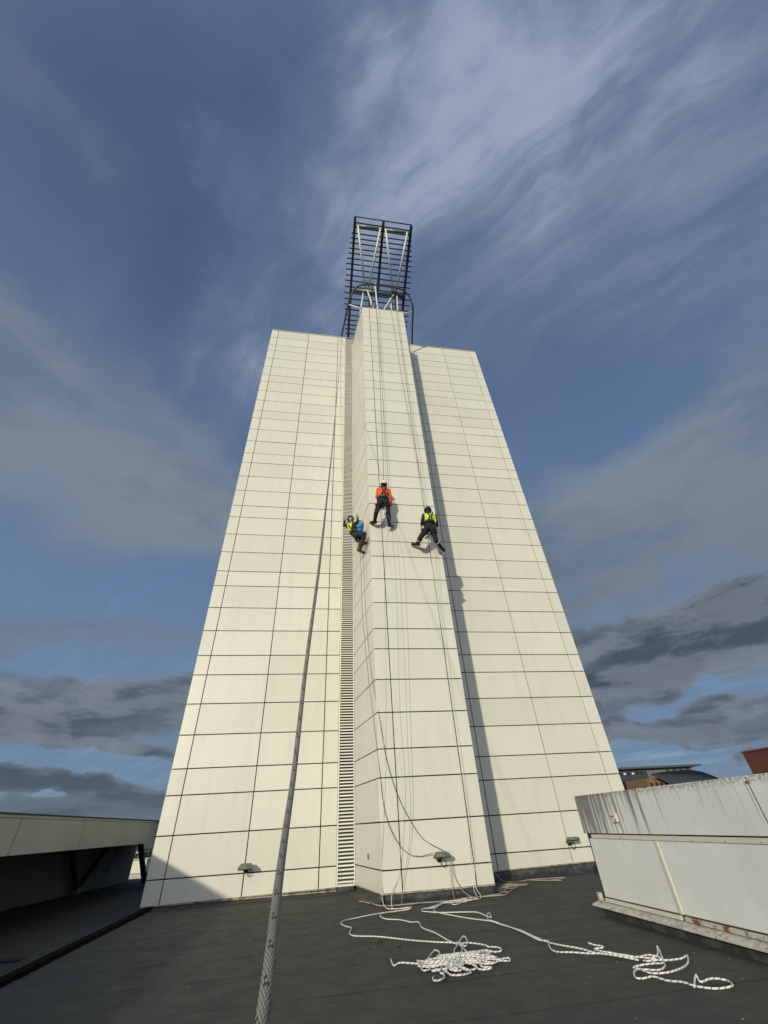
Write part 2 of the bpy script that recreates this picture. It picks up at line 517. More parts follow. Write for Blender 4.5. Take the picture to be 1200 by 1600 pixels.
M['rope_white'] = mat('white_flecked_rope', rough=0.8, spec=0.2, fn=f_fleck((0.80, 0.79, 0.74), (0.20, 0.20, 0.21), 0.85, 0.08))
M['rope_cream'] = rope_mat('grubby_cream_rope', (0.42, 0.38, 0.29), (0.10, 0.09, 0.07), 3.0, 0.55, 0.3, 0.5)
M['rope_dark'] = mat('dark_olive_rope', (0.12, 0.115, 0.09), 0.8)
M['rope_grey'] = mat('grey_rope', (0.30, 0.29, 0.25), 0.8)
M['rope_pale'] = rope_mat('pale_hanging_rope', (0.74, 0.71, 0.62), (0.05, 0.05, 0.05), 3.0, 0.5, 0.15, 0.6)
M['ground'] = mat('distant_ground', rough=0.9,
                  fn=lambda q, b: q.t.links.new(q.mix(q.ramp(q.noise(world_co(q), 0.02, 6, 0.6), 0.4, 0.6), (0.06, 0.07, 0.05), (0.11, 0.11, 0.10)), b.inputs['Base Color']))
M['far_clad'] = mat('light_metal_cladding', (0.17, 0.18, 0.175), 0.5)
M['far_dark'] = mat('slate_cladding', (0.045, 0.052, 0.058), 0.5)
M['far_roof'] = mat('zinc_roof', (0.085, 0.095, 0.10), 0.4)
M['barrel'] = mat('dark_barrel_roof', (0.052, 0.058, 0.056), 0.85, spec=0.15)
M['brick'] = mat('orange_brick', rough=0.85,
                 fn=lambda q, b: q.t.links.new(q.mix(q.ramp(q.noise(world_co(q), 1.5, 6, 0.7), 0.35, 0.65), (0.17, 0.10, 0.045), (0.24, 0.15, 0.07)), b.inputs['Base Color']))


def f_red(q, b):
    n = q.noise(world_co(q), 0.5, 6, 0.6)
    q.t.links.new(q.mix(q.ramp(n, 0.3, 0.7), (0.105, 0.036, 0.022), (0.135, 0.050, 0.030)), b.inputs['Base Color'])


M['red'] = mat('rust_red_cladding', rough=0.6, fn=f_red)
M['cloth_black'] = mat('black_work_cloth', rough=0.9, fn=lambda q, b: (q.t.links.new(q.mix(q.noise(world_co(q), 14, 4), (0.008, 0.008, 0.010), (0.024, 0.024, 0.028)), b.inputs['Base Color']), bump(q, b, q.noise(world_co(q), 18, 4, 0.6), 0.5, 0.03))[0])
M['cloth_navy'] = mat('navy_work_cloth', (0.010, 0.012, 0.030), 0.9)
M['cloth_slate'] = mat('slate_blue_trousers', (0.020, 0.028, 0.045), 0.9)
M['skin'] = mat('skin', (0.45, 0.26, 0.18), 0.55)
M['hiviz_orange'] = mat('hi_vis_orange', (0.80, 0.105, 0.012), 0.7)
M['hiviz_yellow'] = mat('hi_vis_yellow', (0.56, 0.70, 0.025), 0.7)
M['teal'] = mat('teal_harness', (0.01, 0.085, 0.12), 0.7)
M['blue'] = mat('bright_blue_fabric', rough=0.6, fn=lambda q, b: q.t.links.new(q.mix(q.noise(world_co(q), 20, 4), (0.005, 0.16, 0.36), (0.012, 0.24, 0.52)), b.inputs['Base Color']))
M['helmet_white'] = mat('white_helmet', (0.75, 0.75, 0.72), 0.3)
M['helmet_black'] = mat('black_helmet', (0.012, 0.012, 0.014), 0.35)
M['helmet_olive'] = mat('olive_helmet', (0.10, 0.095, 0.05), 0.4)
M['boot'] = mat('dark_boot', (0.018, 0.015, 0.013), 0.6)
M['boot_brown'] = mat('brown_boot', (0.05, 0.032, 0.024), 0.6)
M['reflect'] = mat('grey_reflective_band', (0.40, 0.40, 0.36), 0.4)
M['glove_white'] = mat('white_glove', (0.70, 0.68, 0.63), 0.8)
M['metal'] = mat('bare_metal', (0.6, 0.6, 0.6), 0.3, 0.9)
M['moss'] = mat('olive_moss', (0.045, 0.045, 0.012), 0.9)
M['lamp_body'] = mat('weathered_lamp_housing', rough=0.6, fn=lambda q, b: q.t.links.new(q.mix(q.ramp(q.noise(obj_co(q), 18, 5), 0.4, 0.65), (0.20, 0.20, 0.15), (0.10, 0.11, 0.06)), b.inputs['Base Color']))

# ------------------------------------------------------------------ object helpers


def link(o, parent=None, label=None, cat=None, group=None, kind=None):
    COL.objects.link(o)
    if parent is not None:
        o.parent = parent
    if label:
        o['label'] = label
    if cat:
        o['category'] = cat
    if group:
        o['group'] = group
    if kind:
        o['kind'] = kind
    return o


def empty(name, loc, label, cat, group=None, rot=0.0):
    o = bpy.data.objects.new(name, None)
    o.location = loc
    o.rotation_euler = (0, 0, rot)
    o.empty_display_size = 0.2
    return link(o, None, label, cat, group)


def place(o, parent, world_m):
    """give a child its world matrix under an un-scaled parent"""
    pm = Matrix.Translation(parent.location) @ parent.rotation_euler.to_matrix().to_4x4() if parent else Matrix()
    o.matrix_basis = pm.inverted() @ world_m


def mesh(name, verts, faces, material, smooth=False):
    me = bpy.data.meshes.new(name)
    me.from_pydata([tuple(v) for v in verts], [], faces)
    me.materials.append(material)
    if smooth:
        for p in me.polygons:
            p.use_smooth = True
    me.update()
    return me


def box_data(x0, x1, y0, y1, z0, z1):
    v = [(x0, y0, z0), (x1, y0, z0), (x1, y1, z0), (x0, y1, z0), (x0, y0, z1), (x1, y0, z1), (x1, y1, z1), (x0, y1, z1)]
    f = [(0, 3, 2, 1), (4, 5, 6, 7), (0, 1, 5, 4), (1, 2, 6, 5), (2, 3, 7, 6), (3, 0, 4, 7)]
    return v, f


def bevel_mesh(me, w=0.004, seg=1):
    bm = bmesh.new()
    bm.from_mesh(me)
    bmesh.ops.bevel(bm, geom=list(bm.edges), offset=w, segments=seg, affect='EDGES', clamp_overlap=True)
    bm.to_mesh(me)
    bm.free()
    return me


def add_mesh(name, me, parent=None, loc=None, **kw):
    o = bpy.data.objects.new(name, me)
    link(o, parent, **kw)
    if loc is not None:
        place(o, parent, Matrix.Translation(loc))
    elif parent is not None:
        place(o, parent, Matrix())
    return o


def box(name, x0, x1, y0, y1, z0, z1, m, parent=None, bev=0.0, **kw):
    """a box whose object origin is its lower centre"""
    c = Vector(((x0 + x1) / 2, (y0 + y1) / 2, z0))
    v, f = box_data(x0 - c.x, x1 - c.x, y0 - c.y, y1 - c.y, 0, z1 - z0)
    me = mesh(name, v, f, m)
    if bev:
        bevel_mesh(me, bev)
    return add_mesh(name, me, parent, c, **kw)


def catmull(pts, step):
    pts = [Vector(p) for p in pts]
    if len(pts) < 3:
        n = max(1, int((pts[1] - pts[0]).length / step))
        return [pts[0].lerp(pts[1], i / n) for i in range(n + 1)]
    out = []
    ext = [pts[0] * 2 - pts[1]] + pts + [pts[-1] * 2 - pts[-2]]
    for i in range(1, len(ext) - 2):
        a, b, c_, d_ = ext[i - 1:i + 3]
        # centripetal knots stop the curve from looping where points crowd
        t1 = max((b - a).length ** 0.5, 1e-4)
        t2 = t1 + max((c_ - b).length ** 0.5, 1e-4)
        t3 = t2 + max((d_ - c_).length ** 0.5, 1e-4)
        n = max(1, int((c_ - b).length / step))
        for j in range(n):
            t = t1 + (t2 - t1) * j / n
            A1 = a * ((t1 - t) / t1) + b * (t / t1)
            A2 = b * ((t2 - t) / (t2 - t1)) + c_ * ((t - t1) / (t2 - t1))
            A3 = c_ * ((t3 - t) / (t3 - t2)) + d_ * ((t - t2) / (t3 - t2))
            B1 = A1 * ((t2 - t) / t2) + A2 * (t / t2)
            B2 = A2 * ((t3 - t) / (t3 - t1)) + A3 * ((t - t1) / (t3 - t1))
            out.append(B1 * ((t2 - t) / (t2 - t1)) + B2 * ((t - t1) / (t2 - t1)))
    out.append(pts[-1])
    return out


def relax(ps, n):
    for _ in range(n):
        ps = [ps[0]] + [ps[i] * 0.5 + (ps[i - 1] + ps[i + 1]) * 0.25 for i in range(1, len(ps) - 1)] + [ps[-1]]
    return ps


def tube_data(pts, r, sides=6, step=0.1, smooth_pts=True, origin=None, rfun=None, soft=0):
    ps = catmull(pts, step) if smooth_pts else [Vector(p) for p in pts]
    ps = relax(ps, soft)
    o = Vector(origin) if origin is not None else ps[0].copy()
    V, F, UV = [], [], []
    up = Vector((0.13, 0.21, 0.97)).normalized()
    acc = 0.0
    tan0 = (ps[1] - ps[0]).normalized()
    nrm = tan0.cross(up)
    if nrm.length < 1e-3:
        nrm = tan0.cross(Vector((1, 0, 0)))
    nrm.normalize()
    ln = [0.0]
    for i, p in enumerate(ps):
        a = ps[max(i - 1, 0)]
        b = ps[min(i + 1, len(ps) - 1)]
        t = (b - a)
        t = t.normalized() if t.length > 1e-7 else tan0
        nrm = (nrm - t * nrm.dot(t))
        nrm = nrm.normalized() if nrm.length > 1e-6 else t.orthogonal().normalized()
        bi = t.cross(nrm)
        rr = rfun(p) if rfun else r
        for k in range(sides):
            an = 2 * pi * k / sides
            V.append(p + (nrm * cos(an) + bi * sin(an)) * rr - o)
        if i:
            acc += (p - ps[i - 1]).length
            ln.append(acc)
    circ = 2 * pi * r
    for i in range(len(ps) - 1):
        for k in range(sides):
            k2 = (k + 1) % sides
            F.append((i * sides + k, i * sides + k2, (i + 1) * sides + k2, (i + 1) * sides + k))
            UV.append(((k / sides, ln[i] / circ), ((k + 1) / sides, ln[i] / circ), ((k + 1) / sides, ln[i + 1] / circ), (k / sides, ln[i + 1] / circ)))
    F.append(tuple(range(sides))[::-1])
    UV.append(tuple((0, 0) for _ in range(sides)))
    n0 = (len(ps) - 1) * sides
    F.append(tuple(range(n0, n0 + sides)))
    UV.append(tuple((0, 0) for _ in range(sides)))
    return V, F, UV, o


def tube(name, pts, r, m, parent=None, sides=6, step=0.1, smooth_pts=True, rfun=None, soft=0, **kw):
    V, F, UV, o = tube_data(pts, r, sides, step, smooth_pts, rfun=rfun, soft=soft)
    me = mesh(name, V, F, m, smooth=True)
    ul = me.uv_layers.new(name='UVMap')
    i = 0
    for f in UV:
        for c_ in f:
            ul.data[i].uv = c_
            i += 1
    for p in me.polygons[-2:]:
        p.use_smooth = False
    return add_mesh(name, me, parent, o, **kw)


def bar(name, a, b, w, h, m, parent=None, bev=0.0, **kw):
    """rectangular bar from a to b; w across, h in the upward sense"""
    a, b = Vector(a), Vector(b)
    t = b - a
    L = t.length
    t.normalize()
    side = t.cross(Vector((0, 0, 1)))
    side = side.normalized() if side.length > 1e-3 else Vector((1, 0, 0))
    upv = side.cross(t).normalized()
    v, f = box_data(0, L, -w / 2, w / 2, -h / 2, h / 2)
    me = mesh(name, v, f, m)
    if bev:
        bevel_mesh(me, bev)
    o = bpy.data.objects.new(name, me)
    link(o, parent, **kw)
    mw = Matrix.Translation(a) @ Matrix((t, side * -1, upv)).transposed().to_4x4()
    place(o, parent, mw)
    return o


def tag_struct(o):
    o['kind'] = 'structure'
    return o


# ================================================================== SETTING
# far ground
gv = [(-3000, -3000, 0), (3000, -3000, 0), (3000, 3000, 0), (-3000, 3000, 0)]
tag_struct(add_mesh('ground', mesh('ground', gv, [(0, 1, 2, 3)], M['ground']), None, (0, 0, -15)))

# the roof deck: strips of membrane laid along X, each lapping the one in front
roof = bpy.data.objects.new('roof', None)
link(roof, None, kind='structure')
ST = 0.932
deck_v, deck_f = box_data(-12, 14, -6, 23, -1.2, -0.14)
add_mesh('roof_deck', mesh('roof_deck', deck_v, deck_f, M['upstand']), roof, (0, 0, 0))


def strip(x0, x1, y0, y1, z, parent, rnd, m):
    """a strip with a slightly wavy lap edge and gentle unevenness, 4 mm thick"""
    nx = max(6, int((x1 - x0) / 0.35))
    ny = 5
    top, V, F = [], [], []
    ph = rnd.uniform(0, 6)
    for j in range(ny + 1):
        for i in range(nx + 1):
            x = x0 + (x1 - x0) * i / nx
            e = 0.010 * sin(x * 1.7 + ph) + 0.006 * sin(x * 5.1 + ph * 2)
            y = y0 + (y1 - y0) * j / ny + (e if j == ny else 0)
            zz = z + 0.0025 * sin(x * 1.3 + ph) * sin(y * 2.0) + (-0.003 if j == 0 else (0.005 if j == ny else 0.0))
            V.append((x, y, zz))
    n = len(V)
    for i in range(nx + 1):
        V.append((V[n - nx - 1 + i][0], V[n - nx - 1 + i][1] + 0.002, z - 0.012))
    for i in range(nx + 1):
        V.append(V[n - nx - 1 + i])
    n2 = n + nx + 1
    for j in range(ny):
        for i in range(nx):
            a = j * (nx + 1) + i
            F.append((a, a + 1, a + nx + 2, a + nx + 1))
    for i in range(nx):
        F.append((n + i + 1, n + i, n2 + i, n2 + i + 1))
    me = mesh('membrane_strip', V, F, m, smooth=True)
    return add_mesh('membrane_strip', me, parent, (0, 0, 0))


rr = random.Random(3)
ys = [9.22 + ST * (k - 15) for k in range(0, 20)]
STEP_X = -3.25
for k, y in enumerate(ys):
    z = 0.0
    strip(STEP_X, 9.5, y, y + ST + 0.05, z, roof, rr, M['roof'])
rr2 = random.Random(5)
for k in range(12):       # lower gutter roof on the left
    y = -5 + k * 2.4
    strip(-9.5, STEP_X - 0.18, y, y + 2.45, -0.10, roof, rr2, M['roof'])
# the dark step between the two levels
add_mesh('roof_kerb', mesh('roof_kerb', *box_data(STEP_X - 0.12, STEP_X + 0.02, -5, 13.2, -0.135, 0.055), M['pitch']), roof, (0, 0, 0))
add_mesh('roof_lap', mesh('roof_lap', *box_data(STEP_X - 0.55, STEP_X - 0.20, -5, 13.2, -0.13, -0.086), M['upstand']), roof, (0, 0, 0))
box('drain_plate', -4.42, -4.02, 9.15, 9.35, -0.10, -0.075, M['black'], roof, bev=0.004)

# ================================================================== TOWER
S = 1.1
D, DC = 12.502, 10.371
PER = [0.0, 0.682, 1.376, 1.872]
ZK = [1.2 + S * (-0.658 + 2.555 * (k // 4) + PER[k % 4]) for k in range(34)]
WING_TOP = ZK[33]
COL_TOP = 23.16
tower = empty('tower', (2.5, D, 0.0), 'tall cream panelled tower with two wings, projecting centre bay and louvred strip', 'tower')
zb = lambda x: 0.105 + 0.0134 * x
GAP = 0.022
TH = 0.035
panel_jobs = []


def add_wall(ax, ay, theta, edges, ztop, bottoms, rank=True):
    """edges: distances along the wall of the vertical joints"""
    u = (cos(theta), sin(theta))
    levels = [None] + [z for z in ZK if z < ztop - 0.25] + [ztop]
    for r in range(len(levels) - 1):
        z1 = levels[r + 1] - (GAP / 2 if r < len(levels) - 2 else 0)
        for e in range(len(edges) - 1):
            s0 = edges[e] + (GAP / 2 if e else 0)
            s1 = edges[e + 1] - (GAP / 2 if e < len(edges) - 2 else 0)
            X0, Y0 = ax + u[0] * s0, ay + u[1] * s0
            X1 = ax + u[0] * s1
            if r == 0:
                b0, b1 = bottoms(X0), bottoms(X1)
            else:
                b0 = b1 = levels[r] + GAP / 2
            panel_jobs.append((X0, Y0, theta, s1 - s0, b0, b1, z1, rank))


XL = [-3.495, -3.125, -1.436, 0.234, 0.628]
add_wall(XL[0], D, 0, [x - XL[0] for x in XL], WING_TOP, zb)
XR = [3.985, 4.524, 6.500, 8.171, 8.564]
add_wall(XR[0], D, 0, [x - XR[0] for x in XR], WING_TOP, zb)
XC = [1.411, 1.794, 3.278, 3.642]
add_wall(XC[0], DC, 0, [x - XC[0] for x in XC], COL_TOP, lambda x: 0.150)
LS = hypot(1.411 - 1.072, D - DC)
add_wall(1.072, D, atan2(DC - D, 1.411 - 1.072), [0.004, LS - 0.006], COL_TOP, lambda x: 0.135)
add_wall(3.642, DC, atan2(D - DC, 3.985 - 3.642), [0.006, LS - 0.004], COL_TOP, lambda x: 0.155, rank=False)
YB = 17.4
add_wall(-3.495, YB, -pi / 2, [0, 1.6, 3.2, YB - D - 0.008], WING_TOP, lambda x: 0.06, rank=False)
add_wall(8.564, D + 0.008, pi / 2, [0, 1.7, 3.3, YB - D], WING_TOP, lambda x: 0.2, rank=False)


def panel_data(w, b0, b1, z1):
    zo = min(b0, b1)
    c = 0.004
    q0, q1, h = b0 - zo, b1 - zo, z1 - zo
    V = [(0, TH, q0), (w, TH, q1), (w, TH, h), (0, TH, h),
         (0, c, q0), (w, c, q1), (w, c, h), (0, c, h),
         (c, 0, q0 + c), (w - c, 0, q1 + c), (w - c, 0, h - c), (c, 0, h - c)]
    F = [(8, 9, 10, 11), (4, 5, 9, 8), (5, 6, 10, 9), (6, 7, 11, 10), (7, 4, 8, 11),
         (0, 1, 5, 4), (1, 2, 6, 5), (2, 3, 7, 6), (3, 0, 4, 7), (1, 0, 3, 2)]
    return V, F, zo


def rank_of(j):
    X, Y, th, w, b0, b1, z1, rk = j
    v = Vector((X + cos(th) * w / 2, Y + sin(th) * w / 2, (b0 + z1) / 2)) - EYE
    n = Vector((sin(th), -cos(th), 0))
    return w * (z1 - b0) * abs(v.normalized().dot(n)) / v.length_squared


cand = sorted([j for j in panel_jobs if j[7]], key=rank_of, reverse=True)
single = set(id(j) for j in cand[:300])
pcache = {}
uv_, uf_ = [], []
rp = random.Random(11)
for j in panel_jobs:
    X, Y, th, w, b0, b1, z1, rk = j
    V, F, zo = panel_data(w, b0, b1, z1)
    tilt = Matrix.Rotation(rp.gauss(0, 0.0016), 4, 'X') @ Matrix.Rotation(rp.gauss(0, 0.0012), 4, 'Z')
    mw = Matrix.Translation((X, Y, zo)) @ Matrix.Rotation(th, 4, 'Z') @ tilt
    if id(j) in single:
        key = (round(w, 4), round(b0 - b1, 5), round(z1 - b0, 4))
        if key not in pcache:
            pcache[key] = mesh('panel', V, F, M['panel'])
        o = bpy.data.objects.new('panel', pcache[key])
        link(o, tower)
        place(o, tower, mw)
    else:
        n0 = len(uv_)
        uv_ += [mw @ Vector(v) for v in V]
        uf_ += [tuple(i + n0 for i in f) for f in F]
o = add_mesh('cladding_panel', mesh('cladding_panel', uv_, uf_, M['panel']), tower, (0, 0, 0))
o['kind'] = 'stuff'


def prism(name, plan, z0, z1, m, parent, **kw):
    n = len(plan)
    V = [(x, y, z0) for x, y in plan] + [(x, y, z1) for x, y in plan]
    F = [tuple(range(n))[::-1], tuple(range(n, 2 * n))] + [(i, (i + 1) % n, n + (i + 1) % n, n + i) for i in range(n)]
    return add_mesh(name, mesh(name, V, F, m), parent, (0, 0, 0), **kw)


prism('tower_core', [(-3.45, D + 0.045), (1.06, D + 0.045), (1.10, D + 0.02), (1.452, DC + 0.045), (3.60, DC + 0.045), (3.945, D + 0.03), (3.99, D + 0.045), (8.52, D + 0.045), (8.52, YB), (-3.45, YB)],
      0.16, COL_TOP - 0.05, M['core'], tower)
prism('tower_core', [(-3.45, D + 0.05), (8.52, D + 0.05), (8.52, YB), (-3.45, YB)], COL_TOP - 0.05, WING_TOP - 0.03, M['core'], tower)
# copings
M['coping'] = mat('pale_coping', (0.60, 0.59, 0.53), 0.4)
box('coping', -3.53, 1.085, D - 0.035, D + 0.22, WING_TOP + 0.002, WING_TOP + 0.035, M['coping'], tower, bev=0.004)
box('coping', 3.93, 8.60, D - 0.035, D + 0.22, WING_TOP + 0.002, WING_TOP + 0.035, M['coping'], tower, bev=0.004)
prism('coping', [(1.03, D - 0.04), (1.375, DC - 0.03), (3.68, DC - 0.03), (4.02, D - 0.04)], COL_TOP + 0.002, COL_TOP + 0.035, M['coping'], tower)
# louvre strip: frame, blades
for x0, x1, y0 in ((0.634, 0.668, D - 0.022), (1.040, 1.068, D - 0.004)):
    box('louvre_frame', x0, x1, y0, D + 0.04, 0.115, WING_TOP - 0.01, M['louvre'], tower, bev=0.003)
box('louvre_frame', 0.669, 1.039, D - 0.01, D + 0.04, 0.115, 0.155, M['louvre'], tower)
bl_h = 0.0705
bv = [(0, 0.000, 0.0), (0.368, 0.000, 0.0), (0.368, 0.040, 0.026), (0, 0.040, 0.026),
      (0, 0.000, 0.030), (0.368, 0.000, 0.030), (0.368, 0.040, 0.036), (0, 0.040, 0.036)]
bf = box_data(0, 1, 0, 1, 0, 1)[1]
blade = mesh('louvre_blade', bv, bf, M['louvre'])
nb = 0
zz = 0.175
ev, ef = [], []
while zz < WING_TOP - 0.08:
    jx = rp.gauss(0, 0.0012)
    if nb < 300:
        o = bpy.data.objects.new('louvre_blade', blade)
        link(o, tower)
        place(o, tower, Matrix.Translation((0.670, D - 0.003 + jx, zz)))
    else:
        n0 = len(ev)
        ev += [Vector(v) + Vector((0.670, D - 0.003 + jx, zz)) for v in bv]
        ef += [tuple(i + n0 for i in f) for f in bf]
    nb += 1
    zz += bl_h
if ev:
    o = add_mesh('upper_louvre', mesh('upper_louvre', ev, ef, M['louvre']), tower, (0, 0, 0))
    o['kind'] = 'stuff'


# upstand membrane and drip edges round the base
def base_run(pts, z0, z1):
    """upstand with a rounded foot along a plan polyline, slightly crinkled"""
    P_ = []
    for (ax, ay), (bx, by) in zip(pts, pts[1:]):
        n = max(2, int(hypot(bx - ax, by - ay) / 0.09))
        for i in range(n):
            t = i / n
            P_.append((ax + (bx - ax) * t, ay + (by - ay) * t, by - ay, ax - bx))
    P_.append((pts[-1][0], pts[-1][1], pts[-1][1] - pts[-2][1], pts[-2][0] - pts[-1][0]))
    prof = [(0.0, 0.0), (0.012, -0.075), (0.03, -0.11), (0.11, -0.135), (0.24, -0.150)]
    V, F = [], []
    rq = random.Random(21)
    for x, y, nx_, ny_ in P_:
        L = hypot(nx_, ny_)
        nx_, ny_ = nx_ / L, ny_ / L
        zt = z0 + (z1 - z0) * 0.5 if False else (z0 + (z1 - z0) * (x - pts[0][0]) / (pts[-1][0] - pts[0][0] + 1e-9))
        for k, (o_, h_) in enumerate(prof):
            j = rq.gauss(0, 0.004) if 0 < k < 4 else 0
            hh = zt + h_ * (zt - 0.004) / 0.150
            V.append((x + nx_ * (o_ + j), y + ny_ * (o_ + j), hh if k < 4 else 0.006))
    m = len(prof)
    for i in range(len(P_) - 1):
        for k in range(m - 1):
            a = i * m + k
            F.append((a, a + m, a + m + 1, a + 1))
    me = mesh('upstand', V, F, M['upstand'], smooth=True)
    return add_mesh('upstand', me, tower, (0, 0, 0))


base_run([(-3.46, D + 0.03), (1.04, D + 0.03)], 0.075, 0.13)
base_run([(1.10, D + 0.03), (1.445, DC + 0.04)], 0.13, 0.14)
base_run([(1.445, DC + 0.04), (3.61, DC + 0.04)], 0.148, 0.150)
base_run([(3.61, DC + 0.04), (3.95, D + 0.02)], 0.15, 0.15)
base_run([(3.93, D + 0.03), (8.54, D + 0.03)], 0.155, 0.215)
prism('drip_edge', [(-3.49, D + 0.002), (-3.49, D + 0.034), (0.626, D + 0.034), (0.626, D + 0.002)], 0.045, 0.062, M['flash'], tower)
for x0, x1 in ((-3.49, -1.5), (-1.5, 0.62)):
    bar('drip_edge', (x0, D + 0.012, zb(x0) - 0.010), (x1, D + 0.012, zb(x1) - 0.010), 0.03, 0.014, M['flash'], tower)
bar('drip_edge', (1.42, DC + 0.010, 0.138), (3.64, DC + 0.010, 0.138), 0.03, 0.016, M['flash'], tower)
bar('drip_edge', (1.078, D - 0.02, 0.122), (1.42, DC + 0.012, 0.136), 0.03, 0.016, M['flash'], tower)
bar('drip_edge', (3.99, D + 0.012, zb(3.99) - 0.010), (8.56, D + 0.012, zb(8.56) - 0.010), 0.03, 0.014, M['flash'], tower)

# ------------------------------------------------------------------ leaning steel frame on top
RUNGS = [(0.86, 4.26, 8.28, 28.88), (0.79, 4.29, 8.5, 28.78), (0.73, 4.32, 8.75, 28.66), (0.69, 4.35, 8.97, 28.55), (0.65, 4.39, 9.19, 28.44), (0.61, 4.41, 9.43, 28.31), (0.58, 4.44, 9.65, 28.19), (0.54, 4.47, 9.89, 28.06), (0.51, 4.5, 10.13, 27.92), (0.52, 4.52, 10.38, 27.77), (0.51, 4.54, 10.65, 27.61), (0.49, 4.55, 10.89, 27.46), (0.5, 4.57, 11.17, 27.28), (0.5, 4.59, 11.45, 27.09), (0.51, 4.59, 11.71, 26.91), (0.52, 4.59, 11.97, 26.73), (0.55, 4.59, 12.2, 26.56), (0.59, 4.59, 12.46, 26.37), (0.62, 4.58, 12.68, 26.2), (0.65, 4.56, 12.9, 26.04), (0.67, 4.55, 13.09, 25.89), (0.7, 4.53, 13.3, 25.72)]
cz = lambda y: -0.03531 * y * y + 0.13195 * y + 30.06921
fr = empty('steel_frame', (2.52, 13.6, WING_TOP), 'dark leaning steel frame of thin bars and pale struts over the tower top', 'steel frame')
for x in (0.87, 2.52, 4.17):
    yy_ = [8.03 + (13.6 - 8.03) * i / 8 for i in range(9)]
    V, F = [], []
    for y in yy_:
        for sx_, sz_ in ((-0.07, -0.09), (0.07, -0.09), (0.07, 0.09), (-0.07, 0.09)):
            V.append((x + sx_, y, cz(y) + sz_))
    for i in range(8):
        for k in range(4):
            a = i * 4 + k
            b = i * 4 + (k + 1) % 4
            F.append((a, b, b + 4, a + 4))
    F += [(3, 2, 1, 0), (32, 33, 34, 35)]
    add_mesh('post', mesh('post', V, F, M['steel_dark']), fr, (0, 0, 0))
    box('prop', x - 0.05, x + 0.05, 13.5, 13.6, WING_TOP - 0.03, cz(13.55) - 0.08, M['steel_dark'], fr)
for (a, b, y, z) in RUNGS:
    box('rung', a, b, y - 0.032, y + 0.032, z - 0.014, z + 0.012, M['rung'], fr)
tube('top_rail', [(0.83, 8.0, cz(8.0) + 0.06), (4.21, 8.0, cz(8.0) + 0.06)], 0.03, M['steel_dark'], fr, sides=8, smooth_pts=False)
for x0, x1 in ((0.93, 2.46), (2.58, 4.11)):
    tube('cross_beam', [(x0, 8.38, cz(8.38) - 0.02), (x1, 8.38, cz(8.38) - 0.02)], 0.10, M['steel_grey'], fr, sides=12, smooth_pts=False)
tube('cross_beam', [(0.93, 11.22, cz(11.22) - 0.10), (4.11, 11.22, cz(11.22) - 0.10)], 0.135, M['steel_grey'], fr, sides=14, smooth_pts=False)
STRUTS = [((1.049, 8.304, 28.613), (1.748, 11.144, 27.032)), ((2.37, 8.272, 28.624), (1.911, 11.13, 27.045)), ((2.667, 8.286, 28.618), (3.453, 11.033, 27.104)), ((3.966, 8.284, 28.62), (3.633, 11.027, 27.111))]
for a, b in STRUTS:
    tube('strut', [a, b], 0.055, M['steel_white'], fr, sides=8, smooth_pts=False)
LEGS = [((1.625, 11.256, 26.827), (1.369, 10.9, 23.655)), ((1.873, 11.114, 26.927), (2.116, 10.9, 24.265)), ((2.295, 10.757, 27.154), (2.364, 10.9, 24.388)), ((3.493, 11.157, 26.895), (2.765, 10.9, 24.424)), ((3.282, 11.348, 26.766), (3.184, 10.9, 24.214)), ((3.713, 11.21, 26.858), (3.516, 10.9, 24.294)), ((1.953, 11.275, 26.817), (1.877, 10.9, 24.393)), ((3.601, 11.221, 26.854), (3.412, 10.9, 24.394))]
for i, (a, b) in enumerate(LEGS):
    a, b = Vector(a), Vector(b)
    e = b + (b - a) * ((b.z - COL_TOP - 0.035) / (a.z - b.z))
    e.z = COL_TOP + 0.03
    tube('leg', [a, e], 0.05 if i < 6 else 0.055, M['steel_white'] if i < 6 else M['steel_dark'], fr, sides=8, smooth_pts=False)
for a in (STRUTS[0][1], STRUTS[2][1]):
    bar('gusset', (a[0] - 0.06, a[1], a[2] - 0.06), (a[0] + 0.24, a[1], a[2] - 0.06), 0.03, 0.2, M['steel_dark'], fr)

# bent tube safety hoop leaning round the head of the centre bay
hoop = empty('safety_rail', (0.41, 12.62, WING_TOP), 'bent dark tube safety rail arching round the head of the centre bay', 'safety rail')
RAIL = [((0.406, 12.62, 23.76), (4.654, 12.62, 23.76)), ((0.565, 11.621, 24.056), (4.495, 11.621, 24.056)), ((0.741, 10.566, 24.15), (4.319, 10.566, 24.15)), ((0.925, 10.203, 24.536), (4.135, 10.203, 24.536)), ((1.194, 10.016, 24.807), (3.866, 10.016, 24.807)), ((1.539, 9.908, 24.85), (3.521, 9.908, 24.85))]
tube('hoop_tube', [a for a, b in RAIL] + [b for a, b in RAIL][::-1], 0.048, M['rail'], hoop, sides=10, step=0.12)
for sgn, x0 in ((-1, 0.70), (1, 4.36)):
    x1 = 1.40 if sgn < 0 else 3.60
    tube('stay', [(x0, 10.75, 24.12), (x1, 10.62, COL_TOP + 0.35)], 0.04, M['steel_white'], hoop, sides=8, smooth_pts=False)
    tube('stay', [(x1, 10.62, COL_TOP + 0.36), (x1, 10.62, COL_TOP + 0.03)], 0.028, M['steel_white'], hoop, sides=8, smooth_pts=False)
for x in (0.406, 4.654):
    box('foot_plate', x - 0.07, x + 0.07, 12.54, 12.70, WING_TOP + 0.036, WING_TOP + 0.07, M['steel_dark'], hoop)
for x in (1.95, 3.05):
    tube('hanger', [(x, 9.93, 24.84), (x + 0.02, 10.45, COL_TOP + 0.04)], 0.022, M['steel_dark'], hoop, sides=6, smooth_pts=False)


